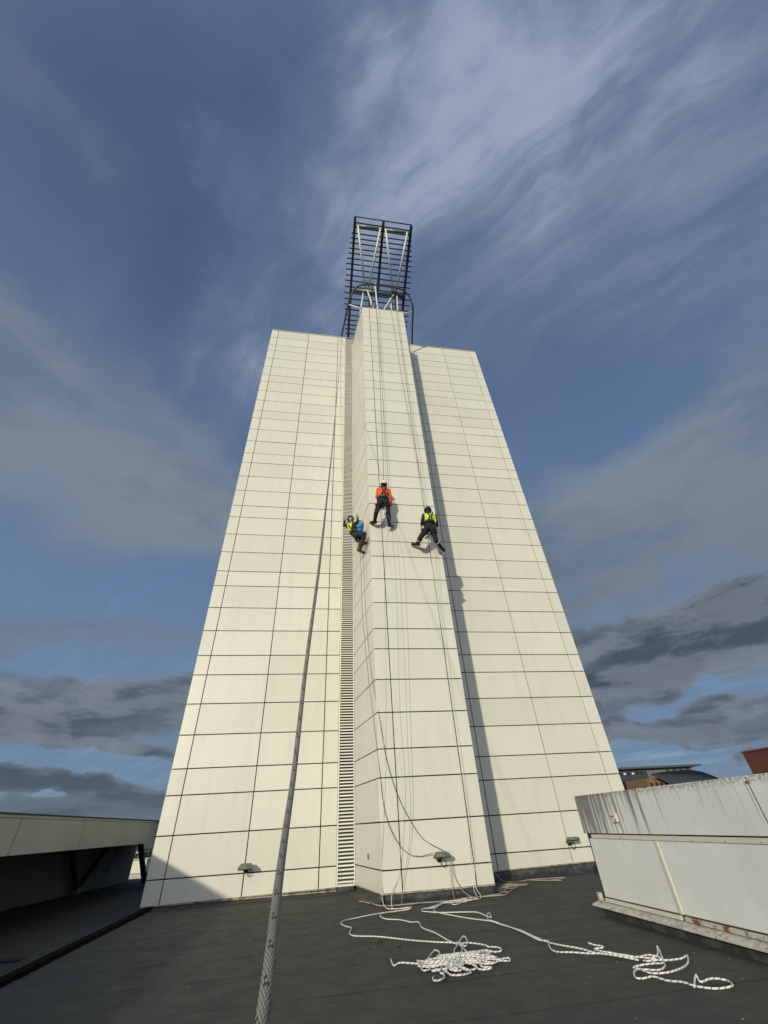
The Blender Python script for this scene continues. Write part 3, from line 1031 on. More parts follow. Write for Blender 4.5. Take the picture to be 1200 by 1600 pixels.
# ------------------------------------------------------------------ floodlights
def floodlight(x, yface, z, label, tilt, rz):
    t = empty('floodlight', (x, yface, z), label, 'floodlight', 'floodlights low on the tower', rz)
    # housing: wide shallow tapered box pointing down and out
    w, dpt, h = 0.17, 0.15, 0.035
    V = [(-w, -dpt, -0.020), (w, -dpt, -0.020), (w, 0.02, -0.055), (-w, 0.02, -0.055),
         (-w * 0.86, -dpt * 0.92, h), (w * 0.86, -dpt * 0.92, h), (w * 0.62, 0.0, h + 0.01), (-w * 0.62, 0.0, h + 0.01)]
    me = mesh('housing', V, box_data(0, 1, 0, 1, 0, 1)[1], M['lamp_body'])
    bevel_mesh(me, 0.008, 2)
    o = bpy.data.objects.new('housing', me)
    link(o, t)
    o.location = (0, -0.16, 0)
    o.rotation_euler = (tilt, 0, 0)
    gl = mesh('lens', *box_data(-w * 0.88, w * 0.88, -dpt * 0.9, 0.0, -0.064, -0.044), M['glass_dark'])
    o2 = bpy.data.objects.new('lens', gl)
    link(o2, o)
    o2.rotation_euler = (-0.2, 0, 0)
    br = mesh('bracket', *box_data(-0.03, 0.03, -0.17, -0.003, -0.075, -0.055), M['black'])
    o3 = bpy.data.objects.new('bracket', br)
    link(o3, t)
    bx = mesh('junction_box', *box_data(-0.035, 0.035, -0.05, -0.003, -0.12, -0.075), M['black'])
    o4 = bpy.data.objects.new('junction_box', bx)
    link(o4, t)
    V, F, UV, og = tube_data([(0.02, -0.03, -0.10), (0.03, -0.05, -0.17), (0.08, -0.06, -0.20), (0.12, -0.06, -0.15), (0.10, -0.08, -0.07)], 0.006, 6, 0.02, origin=(0, 0, 0))
    o5 = bpy.data.objects.new('lamp_cable', mesh('lamp_cable', V, F, M['rubber'], True))
    link(o5, t)
    return t


floodlight(-1.39, D, 0.615, 'olive stained floodlight beside the thick foreground rope, on the wide left wing', 0.28, 0.0)
floodlight(2.56, DC, 0.665, 'grey floodlight with two dark ropes draped onto it, on the front of the centre bay', 0.10, 0.05)
floodlight(6.52, D, 0.655, 'pale grey floodlight on the right wing, close to the stained low wall', -0.05, 0.0)
fix = box('vent_cap', 1.20, 1.235, 11.30, 11.38, 0.62, 0.71, M['lamp_body'], tower, bev=0.006)
place(fix, tower, Matrix.Translation((1.245, 11.32, 0.62)) @ Matrix.Rotation(-0.16, 4, 'Z'))

# ================================================================== RIGHT LOW WALL
rw = empty('low_wall', (4.266, 5.9, 0), 'low pale clad wall with grime runs and rusty joints on the right', 'wall')
XF = 4.266
WT = 0.60
box('wall_core', XF + 0.03, XF + WT - 0.02, 1.296, 7.582, 0.012, 1.362, M['core'], rw)
ub = [7.619, 5.999, 4.255, 2.484, 1.296]
for i in range(4):
    a, b = ub[i] - (0.004 if i else 0), ub[i + 1] + 0.004
    box('wall_panel', XF, XF + 0.028, b, a, 0.9246, 1.3858, M['white'], rw, bev=0.003)
lb = [7.544, 5.972, 3.456, 1.296]
for i in range(3):
    a, b = lb[i] - (0.035 if i else 0), lb[i + 1] + (0.035)
    box('wall_panel', XF + 0.022, XF + 0.045, b, a, 0.201, 0.8598, M['white'], rw, bev=0.003)
# end cladding, top capping
box('wall_panel', XF + 0.03, XF + WT, 7.584, 7.616, 0.9246, 1.3836, M['white'], rw)
box('wall_panel', XF + 0.05, XF + WT, 7.517, 7.544, 0.201, 0.8598, M['white'], rw)
box('wall_panel', XF + WT - 0.018, XF + WT, 1.296, 7.582, 0.0336, 1.3836, M['white'], rw)
box('wall_capping', XF + 0.004, XF + WT, 1.296, 7.614, 1.3879, 1.4009, M['white'], rw)
# shadow gap with rusty channel and screws, battens over the vertical joints
box('shadow_gap', XF + 0.034, XF + 0.05, 1.296, 7.538, 0.8587, 0.9235, M['rusty'], rw)
box('rail_trim', XF + 0.012, XF + 0.034, 1.296, 7.452, 0.863, 0.911, M['batten'], rw, bev=0.003)
box('corner_batten', XF - 0.002, XF + 0.034, 5.945, 5.999, 0.201, 0.8609, M['batten'], rw, bev=0.004)
box('corner_batten', XF + 0.008, XF + 0.034, 3.429, 3.483, 0.201, 0.8609, M['batten'], rw, bev=0.004)
for y in (5.999, 4.255, 2.484):
    box('rust_joint', XF - 0.001 if y < 5.5 else XF + 0.003, XF + 0.028, y - 0.0038, y + 0.0038, 0.9246, 1.3858, M['rust_deep'] if y < 5.5 else M['core'], rw)
    box('clip', XF - 0.010, XF + 0.004, y - 0.022, y + 0.018, 1.335, 1.3566, M['rusty'], rw)
box('sill_rail', XF + 0.005, XF + 0.045, 6.005, 7.549, 0.147, 0.187, M['batten'], rw, bev=0.003)
box('sill_rail', XF + 0.000, XF + 0.045, 1.296, 5.94, 0.147, 0.187, M['rusty'], rw, bev=0.003)
for (ya, yb) in ((7.765, 5.454), (5.443, 3.132), (3.121, 1.296)):
    V = [(XF - 0.095, yb, 0.0898), (XF + 0.04, yb, 0.12), (XF + 0.04, ya, 0.12), (XF - 0.095, ya, 0.0898),
         (XF - 0.095, yb, 0.1092), (XF + 0.04, yb, 0.1438), (XF + 0.04, ya, 0.1438), (XF - 0.095, ya, 0.1092)]
    add_mesh('ledge', bevel_mesh(mesh('ledge', V, box_data(0, 1, 0, 1, 0, 1)[1], M['ledge']), 0.003), rw, (0, 0, 0))
box('ledge_end', XF - 0.02, XF + 0.03, 7.625, 7.69, 0.1438, 0.2388, M['ledge'], rw, bev=0.004)
box('base_upstand', XF - 0.03, XF + WT, 1.296, 7.582, -0.096, 0.0876, M['upstand'], rw)
for y in [7.236, 6.696, 5.724, 5.346, 4.86, 4.428, 3.996]:
    box('screw', XF + 0.004, XF + 0.014, y - 0.008, y + 0.008, 0.8738, 0.889, M['rusty'], rw)
jb = empty('junction_box', (XF, 6.63, 1.05), 'small yellowed socket box on the grimy end panel of the low wall', 'junction box')
box('box_body', XF - 0.042, XF - 0.001, 6.577, 6.685, 1.0542, 1.1514, M['batten'], jb, bev=0.006)
box('box_hole', XF - 0.045, XF - 0.040, 6.642, 6.672, 1.1082, 1.1298, M['black'], jb)
box('box_hole', XF - 0.045, XF - 0.040, 6.593, 6.615, 1.0704, 1.0866, M['black'], jb)

# ================================================================== LEFT BUILDING WITH OVERHANGING FASCIA
lf = empty('overhanging_roof', (-6.5, 10, -0.1), 'low block in shade with long fascia, recessed dark wall and black props', 'building')
FX = -5.10
js = [-6.5, -4.1, -1.7, 0.4, 2.6, 5.0, 7.3, 9.884, 12.512, 14.95, 17.544, 20.1, 22.6]
for a, b in zip(js, js[1:]):
    v, f = box_data(FX - 0.04, FX, a + 0.009, b - 0.009, 1.085, 1.60)
    add_mesh('fascia_panel', bevel_mesh(mesh('fascia_panel', v, f, M['fascia']), 0.003), lf, (0, 0, 0))
box('fascia_trim', FX - 0.035, FX + 0.012, -6.5, 22.6, 1.602, 1.648, M['fascia'], lf, bev=0.003)
box('roof_edge', FX - 0.5, FX + 0.03, -6.5, 22.6, 1.650, 1.672, M['black'], lf)
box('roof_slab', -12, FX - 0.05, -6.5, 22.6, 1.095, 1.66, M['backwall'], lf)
A_, B_ = Vector((-7.87, 15.9, 0)), Vector((-7.08, 22.93, 0))
u_ = (B_ - A_).normalized()
start = B_ - u_ * 30
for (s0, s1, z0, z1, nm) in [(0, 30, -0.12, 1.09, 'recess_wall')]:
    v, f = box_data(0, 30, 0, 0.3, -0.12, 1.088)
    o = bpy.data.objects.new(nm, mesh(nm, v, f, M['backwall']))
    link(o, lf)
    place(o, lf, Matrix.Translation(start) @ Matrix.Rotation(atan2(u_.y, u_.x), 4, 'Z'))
n_ = Vector((u_.y, -u_.x, 0))     # outward, to +X


def on_wall(y, off=0.0):
    t = (y - B_.y) / u_.y
    return B_ + u_ * t + n_ * off


for y, z0, z1 in ((20.13, 0.29, 0.60), (21.01, 0.28, 0.58), (20.37, 0.75, 1.05), (21.44, 0.68, 1.03)):
    p = on_wall(y, 0.012)
    v, f = box_data(-0.11, 0.11, -0.012, 0.02, 0, z1 - z0)
    w_ = bpy.data.objects.new('slit_window', mesh('slit_window', v, f, M['black']))
    link(w_, lf)
    place(w_, lf, Matrix.Translation((p.x, p.y, z0)) @ Matrix.Rotation(atan2(u_.y, u_.x), 4, 'Z'))
for yf in (18.96, 11.0):
    ft = on_wall(yf, 0.16)
    t1, t2 = on_wall(yf - 1.15, 0.25), on_wall(yf + 1.2, 0.25)
    for tp in (t1, t2):
        tube('prop', [(ft.x, ft.y, 0.02), (tp.x, tp.y, 1.09)], 0.085, M['black'], lf, sides=10, smooth_pts=False)
    box('prop_foot', ft.x - 0.10, ft.x + 0.10, ft.y - 0.12, ft.y + 0.12, -0.12, 0.06, M['steel_grey'], lf, bev=0.01)
for tp in ((-5.62, 18.5), (-5.62, 21.4)):
    tube('prop', [(-5.62, 20.0, -0.02), (tp[0], tp[1], 1.09)], 0.085, M['black'], lf, sides=10, smooth_pts=False)
box('prop_foot', -5.72, -5.52, 19.88, 20.12, -0.12, 0.05, M['steel_grey'], lf, bev=0.01)

# ================================================================== FAR BUILDINGS


def far_building(name, label, cat='building'):
    return empty(name, (0, 0, -15), label, cat)


# seen through the slot under the canopy, left
w1 = empty('warehouse', (-107, 345, -15), 'pale flat roofed warehouse glimpsed far below under the left canopy', 'building')
box('warehouse_wall', -116, -98.5, 345, 360, -15, -8.9, M['batten'], w1)
box('warehouse_roof', -116.6, -97.9, 344, 361, -8.88, -8.4, M['fascia'], w1)
M['pond'] = mat('blue_water', (0.03, 0.06, 0.09), 0.15)
tag_struct(add_mesh('water', mesh('water', [(-140, 200, 0), (-50, 200, 0), (-50, 338, 0), (-140, 338, 0)], [(0, 1, 2, 3)], M['pond']), None, (0, 0, -14.99)))
rt = random.Random(9)
M['tree'] = mat('dark_foliage', rough=0.9, fn=lambda q, b: q.t.links.new(q.mix(q.noise(world_co(q), 0.8, 4), (0.018, 0.030, 0.016), (0.05, 0.065, 0.03)), b.inputs['Base Color']))
tv, tf = [], []
for i in range(2600):
    x, y = rt.uniform(-330, -90), rt.uniform(420, 640)
    z = -15 + rt.random() ** 0.7 * (10 + 3 * sin(x * 0.05))
    s = rt.uniform(1.2, 3.0)
    n0 = len(tv)
    for k in range(3):
        tv.append((x + rt.uniform(-s, s), y + rt.uniform(-s, s), z + rt.uniform(-s, s)))
    tf.append((n0, n0 + 1, n0 + 2))
o = add_mesh('tree_belt', mesh('tree_belt', tv, tf, M['tree']), None, (0, 0, 0), kind='stuff', label='dark belt of distant trees glimpsed under the left canopy')
o['category'] = 'trees'
for i, (x, y, lab) in enumerate(((-168, 500, 'long white shed far off among dark trees, nearest under the canopy'), (-262, 700, 'low white roofed shed farthest off beyond the dark trees'))):
    s_ = empty('shed', (x, y, -15), lab, 'building')
    box('shed_wall', x - 22, x + 20, y, y + 14, -15, -9 if i == 0 else -3, M['backwall'], s_)
    box('shed_roof', x - 23, x + 21, y - 1, y + 15, -8.98 if i == 0 else -2.98, -7.6 if i == 0 else -1.5, M['batten'], s_)

# modern block at the right, behind the low wall
k = 118.0 / 60.0
mb = empty('office_block', (92, 118, -15), 'grey clad block with thin overhanging zinc roof, behind the low wall', 'building')
fx = lambda x: x * k
fz = lambda z: 1.2 + z * k if False else (z - 1.2) * k + 1.2
Y0 = 118.0
ztop = fz(5.56)
box('roof_plate', fx(38.5), fx(53.4), Y0 - 1.6, Y0 + 20, fz(5.40), fz(5.62), M['far_roof'], mb)
box('wall', fx(45.2), fx(52.4), Y0, Y0 + 18, -15, fz(5.39), M['far_clad'], mb)
box('dark_wing', fx(38.5), fx(45.1), Y0 - 0.5, Y0 + 18, fz(4.05), fz(5.28), M['far_dark'], mb)
box('dark_wing', fx(38.5), fx(45.1), Y0 + 0.5, Y0 + 18, -15, fz(4.04), M['black'], mb)
for i in range(8):
    x = fx(39.7 + i * 0.62)
    m_ = M['helmet_white'] if i in (3, 5) else M['black']
    box('window', x, x + 0.62, Y0 - 0.56, Y0 - 0.49, fz(4.80), fz(5.02), m_, mb)
for i in range(7):
    x = fx(39.0 + i * 0.85)
    box('window', x, x + 0.9, Y0 + 0.43, Y0 + 0.51, fz(3.1), fz(3.75), M['glass_dark'], mb)
    box('mullion', x + 1.0, x + 1.08, Y0 + 0.38, Y0 + 0.51, fz(2.6), fz(4.0), M['far_clad'], mb)
for i in range(4):
    x = fx(48.3 + i * 1.05)
    box('window', x, x + 0.95, Y0 - 0.06, Y0 + 0.02, fz(4.80), fz(5.18), M['far_dark'], mb)
for i in range(12):
    x = fx(45.6 + i * 0.57)
    box('cladding_seam', x, x + 0.08, Y0 - 0.04, Y0 + 0.0, fz(3.0), fz(4.7), M['far_dark'], mb)
bb = empty('barrel_roof_block', (90, 98, -15), 'orange brick block under a dark curved barrel roof in front of the grey block', 'building')
Yb = 98.0
kb = Yb / 60.0
hx = lambda x: x * kb
hz = lambda z: (z - 1.2) * kb + 1.2
box('brick_wall', hx(45.35), hx(47.9), Yb + 1.2, Yb + 9, -15, hz(4.30), M['brick'], bb)
box('brick_wall', hx(47.9), hx(56.0), Yb + 1.2, Yb + 9, -15, hz(3.2), M['brick'], bb)
for i in range(4):
    x = hx(45.7 + i * 0.75)
    box('window', x, x + 0.62, Yb + 1.12, Yb + 1.2 - 0.003, hz(3.45), hz(3.80), M['black'], bb)
# curved roof: shallow vault, its gable end towards us on the left
V, F = [], []
kc_ = 112.0 / 60.0
cx_ = lambda x: x * kc_
cz_ = lambda z: (z - 1.2) * kc_ + 1.2
back = [(45.9, 4.80), (47.5, 4.92), (49.5, 5.00), (51.0, 5.03), (52.3, 5.01), (53.6, 4.78), (54.7, 4.42), (55.8, 3.96), (56.8, 3.45)]
front = [(45.8, 4.72), (46.5, 4.52), (47.1, 4.22), (47.7, 3.90), (48.2, 3.60), (50.2, 3.50), (52.4, 3.42), (54.6, 3.36), (56.8, 3.30)]
for (a, b), (c_, d_) in zip(back, front):
    V += [(cx_(a), 112.0, cz_(b)), (cx_(a), 112.0, cz_(b) - 0.3), (hx(c_), Yb, hz(d_)), (hx(c_), Yb, hz(d_) - 0.3)]
nn = len(back)
for i in range(nn - 1):
    a = i * 4
    F += [(a, a + 2, a + 6, a + 4), (a + 1, a + 5, a + 7, a + 3), (a + 2, a + 3, a + 7, a + 6), (a, a + 4, a + 5, a + 1)]
F += [(0, 1, 3, 2), (4 * nn - 4, 4 * nn - 2, 4 * nn - 1, 4 * nn - 3)]
add_mesh('barrel_roof', mesh('barrel_roof', V, F, M['barrel'], True), bb, (0, 0, 0))

rb = empty('red_block', (62, 45, -15), 'rust red clad block cut off by the right edge of the frame', 'building')
for i, (z0, z1) in enumerate(((-15, -10), (-9.97, -5.2), (-5.17, -1.2), (-1.17, 3.5), (3.53, 6.66 - 0.0))):
    box('red_cladding', 61.7, 80, 18, 60.0, z0, z1, M['red'], rb)
box('red_parapet', 61.6, 80, 17.9, 60.1, 6.68, 6.9, M['red'], rb)

# ================================================================== ROPES
WALL = {
 "oL":[(2.17,10.34,23.01),(2.10,10.22,18.14),(1.99,10.10,14.28),(1.94,10.04,12.00),(1.88,9.98,10.17)],
 "oR":[(2.32,10.34,23.05),(2.13,10.18,16.12),(2.03,10.06,12.37),(1.96,9.98,10.18)],
 "y1":[(2.97,10.34,22.99),(3.06,10.22,15.86),(3.11,10.10,12.53),(3.16,10.03,10.52),(3.16,9.96,9.07)],
 "y2":[(3.34,10.34,23.08),(3.27,10.22,17.32),(3.25,10.10,13.65),(3.25,10.03,11.14),(3.18,9.96,9.07)],
 "yb1":[(3.11,9.80,8.30),(3.16,9.90,7.80),(3.15,10.00,6.77),(3.18,10.10,5.55),(3.17,10.20,4.23),(3.21,10.25,3.13),(3.24,10.30,1.86),(3.23,10.32,0.87),(3.19,10.34,0.12)],
 "yb2":[(3.21,9.80,8.30),(3.24,9.90,7.81),(3.20,10.00,6.17),(3.23,10.10,4.94),(3.25,10.20,3.77),(3.28,10.25,2.60),(3.29,10.30,1.40),(3.28,10.32,0.57),(3.23,10.34,0.15)],
 "ob1":[(1.74,9.80,9.12),(1.62,9.93,7.76),(1.58,10.06,6.17),(1.57,10.14,4.46),(1.54,10.21,3.16),(1.51,10.26,2.16),(1.43,10.30,1.07),(1.37,10.30,0.21)],
 "ob2":[(1.84,9.80,9.12),(2.13,9.90,7.76),(2.14,10.00,5.59),(2.12,10.10,4.13),(2.05,10.15,2.37),(2.05,10.20,1.79),(1.99,10.25,1.04),(1.91,10.28,0.65),(1.82,10.30,0.37),(1.78,10.28,0.18)],
 "ob3":[(1.80,9.80,9.12),(1.88,9.95,6.71),(1.83,10.10,3.41),(1.87,10.18,1.79),(1.80,10.25,0.95),(1.70,10.29,0.38),(1.59,10.30,0.20)],
 "lc1":[(1.03,10.70,8.53),(1.12,10.65,7.73),(1.14,10.59,6.03),(1.25,10.54,4.27),(1.35,10.44,3.08),(1.43,10.36,2.18),(1.50,10.33,1.43),(1.63,10.32,1.06),(1.81,10.32,0.80),(2.02,10.32,0.67),(2.21,10.32,0.65),(2.42,10.25,0.69)],
 "lc2":[(1.07,10.70,8.53),(1.19,10.63,7.73),(1.23,10.57,6.02),(1.33,10.50,4.26),(1.47,10.36,3.21),(1.60,10.33,2.29),(1.80,10.32,1.64),(2.01,10.32,1.25),(2.27,10.32,0.91),(2.64,10.25,0.72)],
}
FLOOR = {
"A":[(1.390,9.743),(1.493,9.682),(1.662,9.671),(1.801,9.624),(1.745,9.515),(1.425,9.429),(1.053,9.271),(0.727,9.149),(0.561,8.954),(0.530,8.768),(0.586,8.584),(0.652,8.353),(0.607,8.066),(0.636,7.869),(0.960,7.579),(1.326,7.258),(1.576,7.002),(1.800,6.793)],
"A2":[(1.502,9.914),(1.525,9.699),(1.751,9.690),(1.776,9.585),(1.5,9.45),(1.3,9.33)],
"B":[(1.183,9.151),(1.228,8.831),(1.429,8.665),(1.549,8.319),(1.645,8.372),(1.613,7.895),(1.693,7.472),(1.753,7.053),(1.776,6.712),(1.687,6.538)],
"back":[(1.000,10.983),(1.078,10.822),(1.168,10.511),(1.251,10.822),(1.218,10.419),(1.290,10.20),(1.460,10.10),(2.030,10.00),(2.449,9.99),(2.634,10.00),(2.950,10.08),(3.238,10.17),(3.673,10.27),(3.915,10.548),(3.791,10.182),(3.662,10.034),(3.238,10.1)],
"bundle":[(2.064,9.431),(2.271,9.578),(2.534,9.902),(2.541,9.507),(2.687,9.607),(2.791,10.02),(2.929,10.05),(2.839,9.811),(3.021,9.903),(3.084,10.05),(3.035,10.10),(2.825,9.718),(2.712,9.689),(2.660,9.95),(2.411,9.779)],
"bundle2":[(3.80,10.608),(4.097,11.322),(4.354,11.601),(4.395,11.250),(4.153,10.838),(4.034,11.069),(4.236,11.216),(4.325,10.999),(4.028,10.789),(3.80,10.469),(3.864,10.378),(4.135,10.712),(4.3,10.9),(4.5,11.3),(4.35,11.5),(4.1,11.2)],
"C1":[(2.364,9.711),(2.182,9.450),(2.017,9.407),(1.938,9.367),(1.905,9.217),(1.942,9.081),(2.085,8.951),(2.541,8.767),(2.645,8.598),(2.698,8.302)],
"C2":[(2.459,9.848),(2.163,9.373),(2.071,9.055),(2.101,8.910),(2.394,8.302),(2.590,7.865),(2.671,7.698),(2.843,7.431),(2.783,7.186),(2.755,7.0)],
"Cloop":[(2.723,8.162),(2.800,8.479),(2.700,8.273),(2.619,7.978),(2.610,7.854),(2.659,7.668),(2.746,7.152)],
"D1":[(2.747,6.730),(2.791,6.462),(2.853,6.205),(2.954,5.999),(3.022,5.848),(3.124,5.604),(3.236,5.406)],
"D2":[(2.616,7.904),(2.654,7.778),(2.699,7.392),(2.724,7.010),(2.755,6.563),(2.802,6.457),(2.699,6.221),(2.679,6.022),(2.791,5.893),(2.974,5.811),(3.095,5.757),(3.216,5.591),(3.330,5.469),(3.45,5.43),(3.60,5.60,0.06),(3.436,5.320),(3.287,5.103),(3.200,5.065),(3.088,5.163),(2.967,5.088),(2.889,4.945),(2.950,4.907),(3.027,4.923),(3.086,4.800),(3.145,4.713),(3.180,4.577),(3.315,4.495),(3.392,4.466),(3.468,4.524),(3.513,4.642),(3.406,4.691),(3.281,4.671),(3.33,4.74,0.05),(3.26,4.69,0.03),(3.17,4.60)],
"D3":[(3.110,6.108),(3.148,6.036),(3.186,5.945),(3.141,5.864),(3.064,5.919),(3.063,5.705),(3.138,5.626),(3.207,5.505),(3.283,5.369),(3.392,5.272),(3.603,5.247),(3.687,5.296),(3.540,5.112),(3.312,4.946),(3.148,4.908),(3.049,4.983),(3.022,5.102),(2.992,5.151),(3.065,5.196),(3.211,5.173),(3.345,5.195),(3.479,5.386)],
"D4":[(3.096,5.718),(3.154,5.573),(3.259,5.439),(3.401,5.465),(3.452,5.399),(3.415,5.287),(3.292,5.282),(3.237,5.338)],
"P1":[(0.925,6.372),(0.928,6.146),(0.980,6.205),(1.178,6.083),(1.189,6.258),(1.226,6.145),(1.428,6.122),(1.743,6.118)],
"P2":[(1.316,6.236),(1.369,6.385),(1.467,6.561),(1.492,6.438),(1.427,6.255)],
"P3":[(1.209,5.581),(1.185,5.515),(1.226,5.464),(1.281,5.501),(1.320,5.588),(1.331,5.689),(1.373,5.755),(1.389,5.612),(1.460,5.531),(1.603,5.633)],
"P4":[(2.045,6.414),(2.118,6.458),(2.162,6.322),(2.122,6.193),(2.051,6.225),(1.999,6.285)],
"P5":[(1.902,6.116),(1.927,5.940),(1.991,5.881),(2.095,5.900),(2.069,5.816),(1.971,5.827),(1.868,5.780),(1.760,5.856)],
"P6":[(1.748,5.922),(1.753,5.739),(1.830,5.678),(1.793,5.621),(1.698,5.676),(1.700,5.881)],
"P7":[(1.793,6.771),(1.836,6.587),(1.944,6.872),(1.958,7.047),(1.885,6.945),(1.815,6.678),(1.897,6.722),(2.043,6.572),(2.045,6.414)],
"P8":[(1.219,6.116),(1.169,5.925),(1.176,5.808),(1.239,5.838),(1.249,5.950),(1.183,5.948)],
}
RR = 0.0072
thin = lambda p: RR if p.z < 0.3 else 0.0042   # the hanging part is pulled taut


def fl(key, lift=0.0, rev=False):
    o_ = []
    for i, p in enumerate(FLOOR[key]):
        z = p[2] if len(p) > 2 else 0.014 + lift + 0.006 * (1 + sin(i * 2.3 + len(key)))
        o_.append((p[0], p[1], z))
    return o_[::-1] if rev else o_


def tangle(n, cx, cy, ax, ay, rot, hmax, seed):
    """one rope flaked down in long loose bights, thrown one over another"""
    rg = random.Random(seed)
    out = []
    ang = rg.uniform(0, 6)
    for i in range(n):
        ang += pi * rg.uniform(0.75, 1.2)
        q_ = rg.uniform(0.45, 1.0)
        tip = Vector((ax * q_ * cos(ang), ay * q_ * sin(ang)))
        off = Vector((rg.gauss(0, ax * 0.20), rg.gauss(0, ay * 0.26)))
        nrm = Vector((-tip.y, tip.x)).normalized() * rg.uniform(0.02, 0.085) * rg.choice((-1, 1))
        lay = rg.uniform(0.1, 1.0)
        for f, o_ in ((0.15, 0.7), (0.60, 1.0), (0.93, 0.75), (1.0, 0.0), (0.93, -0.75), (0.60, -1.0), (0.15, -0.7)):
            e = off * (1 - f * 0.5) + tip * f + nrm * o_
            X = cx + (e.x * cos(rot) - e.y * sin(rot))
            Y = cy + (e.x * sin(rot) + e.y * cos(rot))
            r_ = min(1.0, hypot(e.x / ax, e.y / ay))
            out.append((X, Y, 0.014 + hmax * (1 - r_ * 0.95) * lay + 0.010 * rg.random()))
    return out


PC = dict(cx=1.60, cy=6.05, ax=0.46, ay=0.36, rot=0.25, hmax=0.05)
rope_g = 'climbing ropes hanging from the tower and lying on the roof'
tube('rope', WALL['ob1'] + fl('A') + tangle(8, seed=4, **PC) + fl('P5', 0.015) + tangle(3, seed=14, **PC) + fl('P3', rev=True, lift=0.01), RR, M['rope_white'], sides=7, step=0.022, soft=3, rfun=thin,
     label='white flecked rope from orange climber to big pile, taking the wide left bend', cat='rope', group=rope_g)
tube('rope', WALL['ob3'] + fl('A2') + fl('B') + tangle(6, seed=8, **PC) + fl('P7', 0.015) + fl('P4', 0.012) + tangle(3, seed=18, **PC) + fl('P6', 0.012) + tangle(2, seed=28, **PC) + fl('P1', rev=True, lift=0.01), RR, M['rope_white'], sides=7, step=0.022, soft=3, rfun=thin,
     label='white flecked rope from orange climber to big pile, taking the shorter kinked path', cat='rope', group=rope_g)
tube('rope', fl('P2', 0.01) + tangle(4, seed=33, **PC) + fl('P8', 0.012), RR, M['rope_white'], sides=7, step=0.022, soft=3, rfun=thin,
     label='short white rope end coiled within the big rope pile', cat='rope', group=rope_g)
tube('rope', WALL['ob2'] + [(1.70, 10.05, 0.02), (1.9, 9.95, 0.02)], 0.0045, M['rope_grey'], sides=5, step=0.15,
     label='thin grey rope bowing down the centre bay under the orange climber', cat='rope', group=rope_g)
tube('rope', WALL['yb1'] + [(3.10, 9.98, 0.02)] + fl('bundle', rev=True) + fl('C1') + fl('Cloop') + fl('D1') + fl('D4', 0.012), RR, M['rope_white'], sides=7, step=0.022, soft=3, rfun=thin,
     label='white rope from yellow vest climber with a small hooked loop halfway along', cat='rope', group=rope_g)
tube('rope', WALL['yb2'] + [(3.20, 10.0, 0.02), (2.8, 9.85, 0.03)] + fl('C2')[:7] + fl('D2'), RR, M['rope_white'], sides=7, step=0.022, soft=3, rfun=thin,
     label='white rope from yellow vest climber ending in a long loop by the low wall', cat='rope', group=rope_g)
tube('rope', fl('D3', 0.014), RR, M['rope_white'], sides=7, step=0.022, soft=3,
     label='loose white rope piece doubling back over itself in the right hand loops', cat='rope', group=rope_g)
tube('rope', fl('back') , 0.009, M['rope_cream'], sides=6, step=0.05,
     label='grubby cream rope lying along the foot of the centre bay', cat='rope', group=rope_g)
tube('rope', fl('bundle2') + tangle(7, 4.25, 11.15, 0.42, 0.22, 0.4, 0.03, 5), 0.008, M['rope_cream'], sides=6, step=0.06,
     label='grubby cream rope in a loose tangle in the corner by the right wing', cat='rope', group=rope_g)
tube('rope', [(4.05, 12.42, 9.0), (4.12, 12.44, 4.0), (4.25, 12.44, 1.2), (4.34, 12.40, 0.3), (4.42, 12.0, 0.03), (5.2, 11.9, 0.02), (5.8, 11.7, 0.02), (5.3, 11.5, 0.02), (4.9, 11.8, 0.03), (5.5, 11.3, 0.02)], 0.008, M['rope_cream'], sides=5, step=0.08,
     label='dull rope down the shaded corner of the right wing and over the roof', cat='rope', group=rope_g)
for key, lab, m_, r_ in (('oL', 'left hand rope from the tower head down to the orange climber', 'rope_dark', 0.009),
                         ('oR', 'right hand rope from the tower head down to the orange climber', 'rope_grey', 0.006),
                         ('y1', 'left hand rope from the tower head down to the yellow vest climber', 'rope_grey', 0.007),
                         ('y2', 'right hand rope from the tower head down to the yellow vest climber', 'rope_grey', 0.006)):
    tube('rope', WALL[key], r_, M[m_], sides=5, step=0.4, label=lab, cat='rope', group=rope_g)
tube('rope', WALL['lc1'], 0.0062, M['rope_dark'], sides=6, step=0.12, label='dark rope sagging lowest to the left end of the centre floodlight', cat='rope', group=rope_g)
tube('rope', WALL['lc2'], 0.0062, M['rope_dark'], sides=6, step=0.12, label='dark rope running straighter to the right end of the centre floodlight', cat='rope', group=rope_g)
tube('rope', [(2.74, 10.22, 0.58), (2.746, 10.28, 0.361), (2.73, 10.22, 0.12), (2.70, 10.05, 0.02), (2.60, 9.95, 0.02)], 0.006, M['rope_cream'], sides=6, step=0.04,
     label='thin cord dropping straight from the centre floodlight to the roof', cat='cord')
tube('rope', [(2.76, 10.22, 0.56), (2.83, 10.28, 0.28), (2.94, 10.20, 0.10), (3.08, 10.0, 0.02), (3.14, 9.92, 0.02)], 0.007, M['rope_cream'], sides=6, step=0.04,
     label='thicker cord slanting right from the centre floodlight to the rope bundle', cat='cord')
tube('rope', [(0.36, 12.43, 23.70), (0.40, 12.40, 21.0), (0.48, 12.35, 16.0), (0.60, 12.2, 12.5), (0.80, 11.05, 9.45)], 0.006, M['rope_grey'], sides=5, step=0.4,
     label='thin grey rope from the left wing top to the climber by the louvres', cat='rope', group=rope_g)
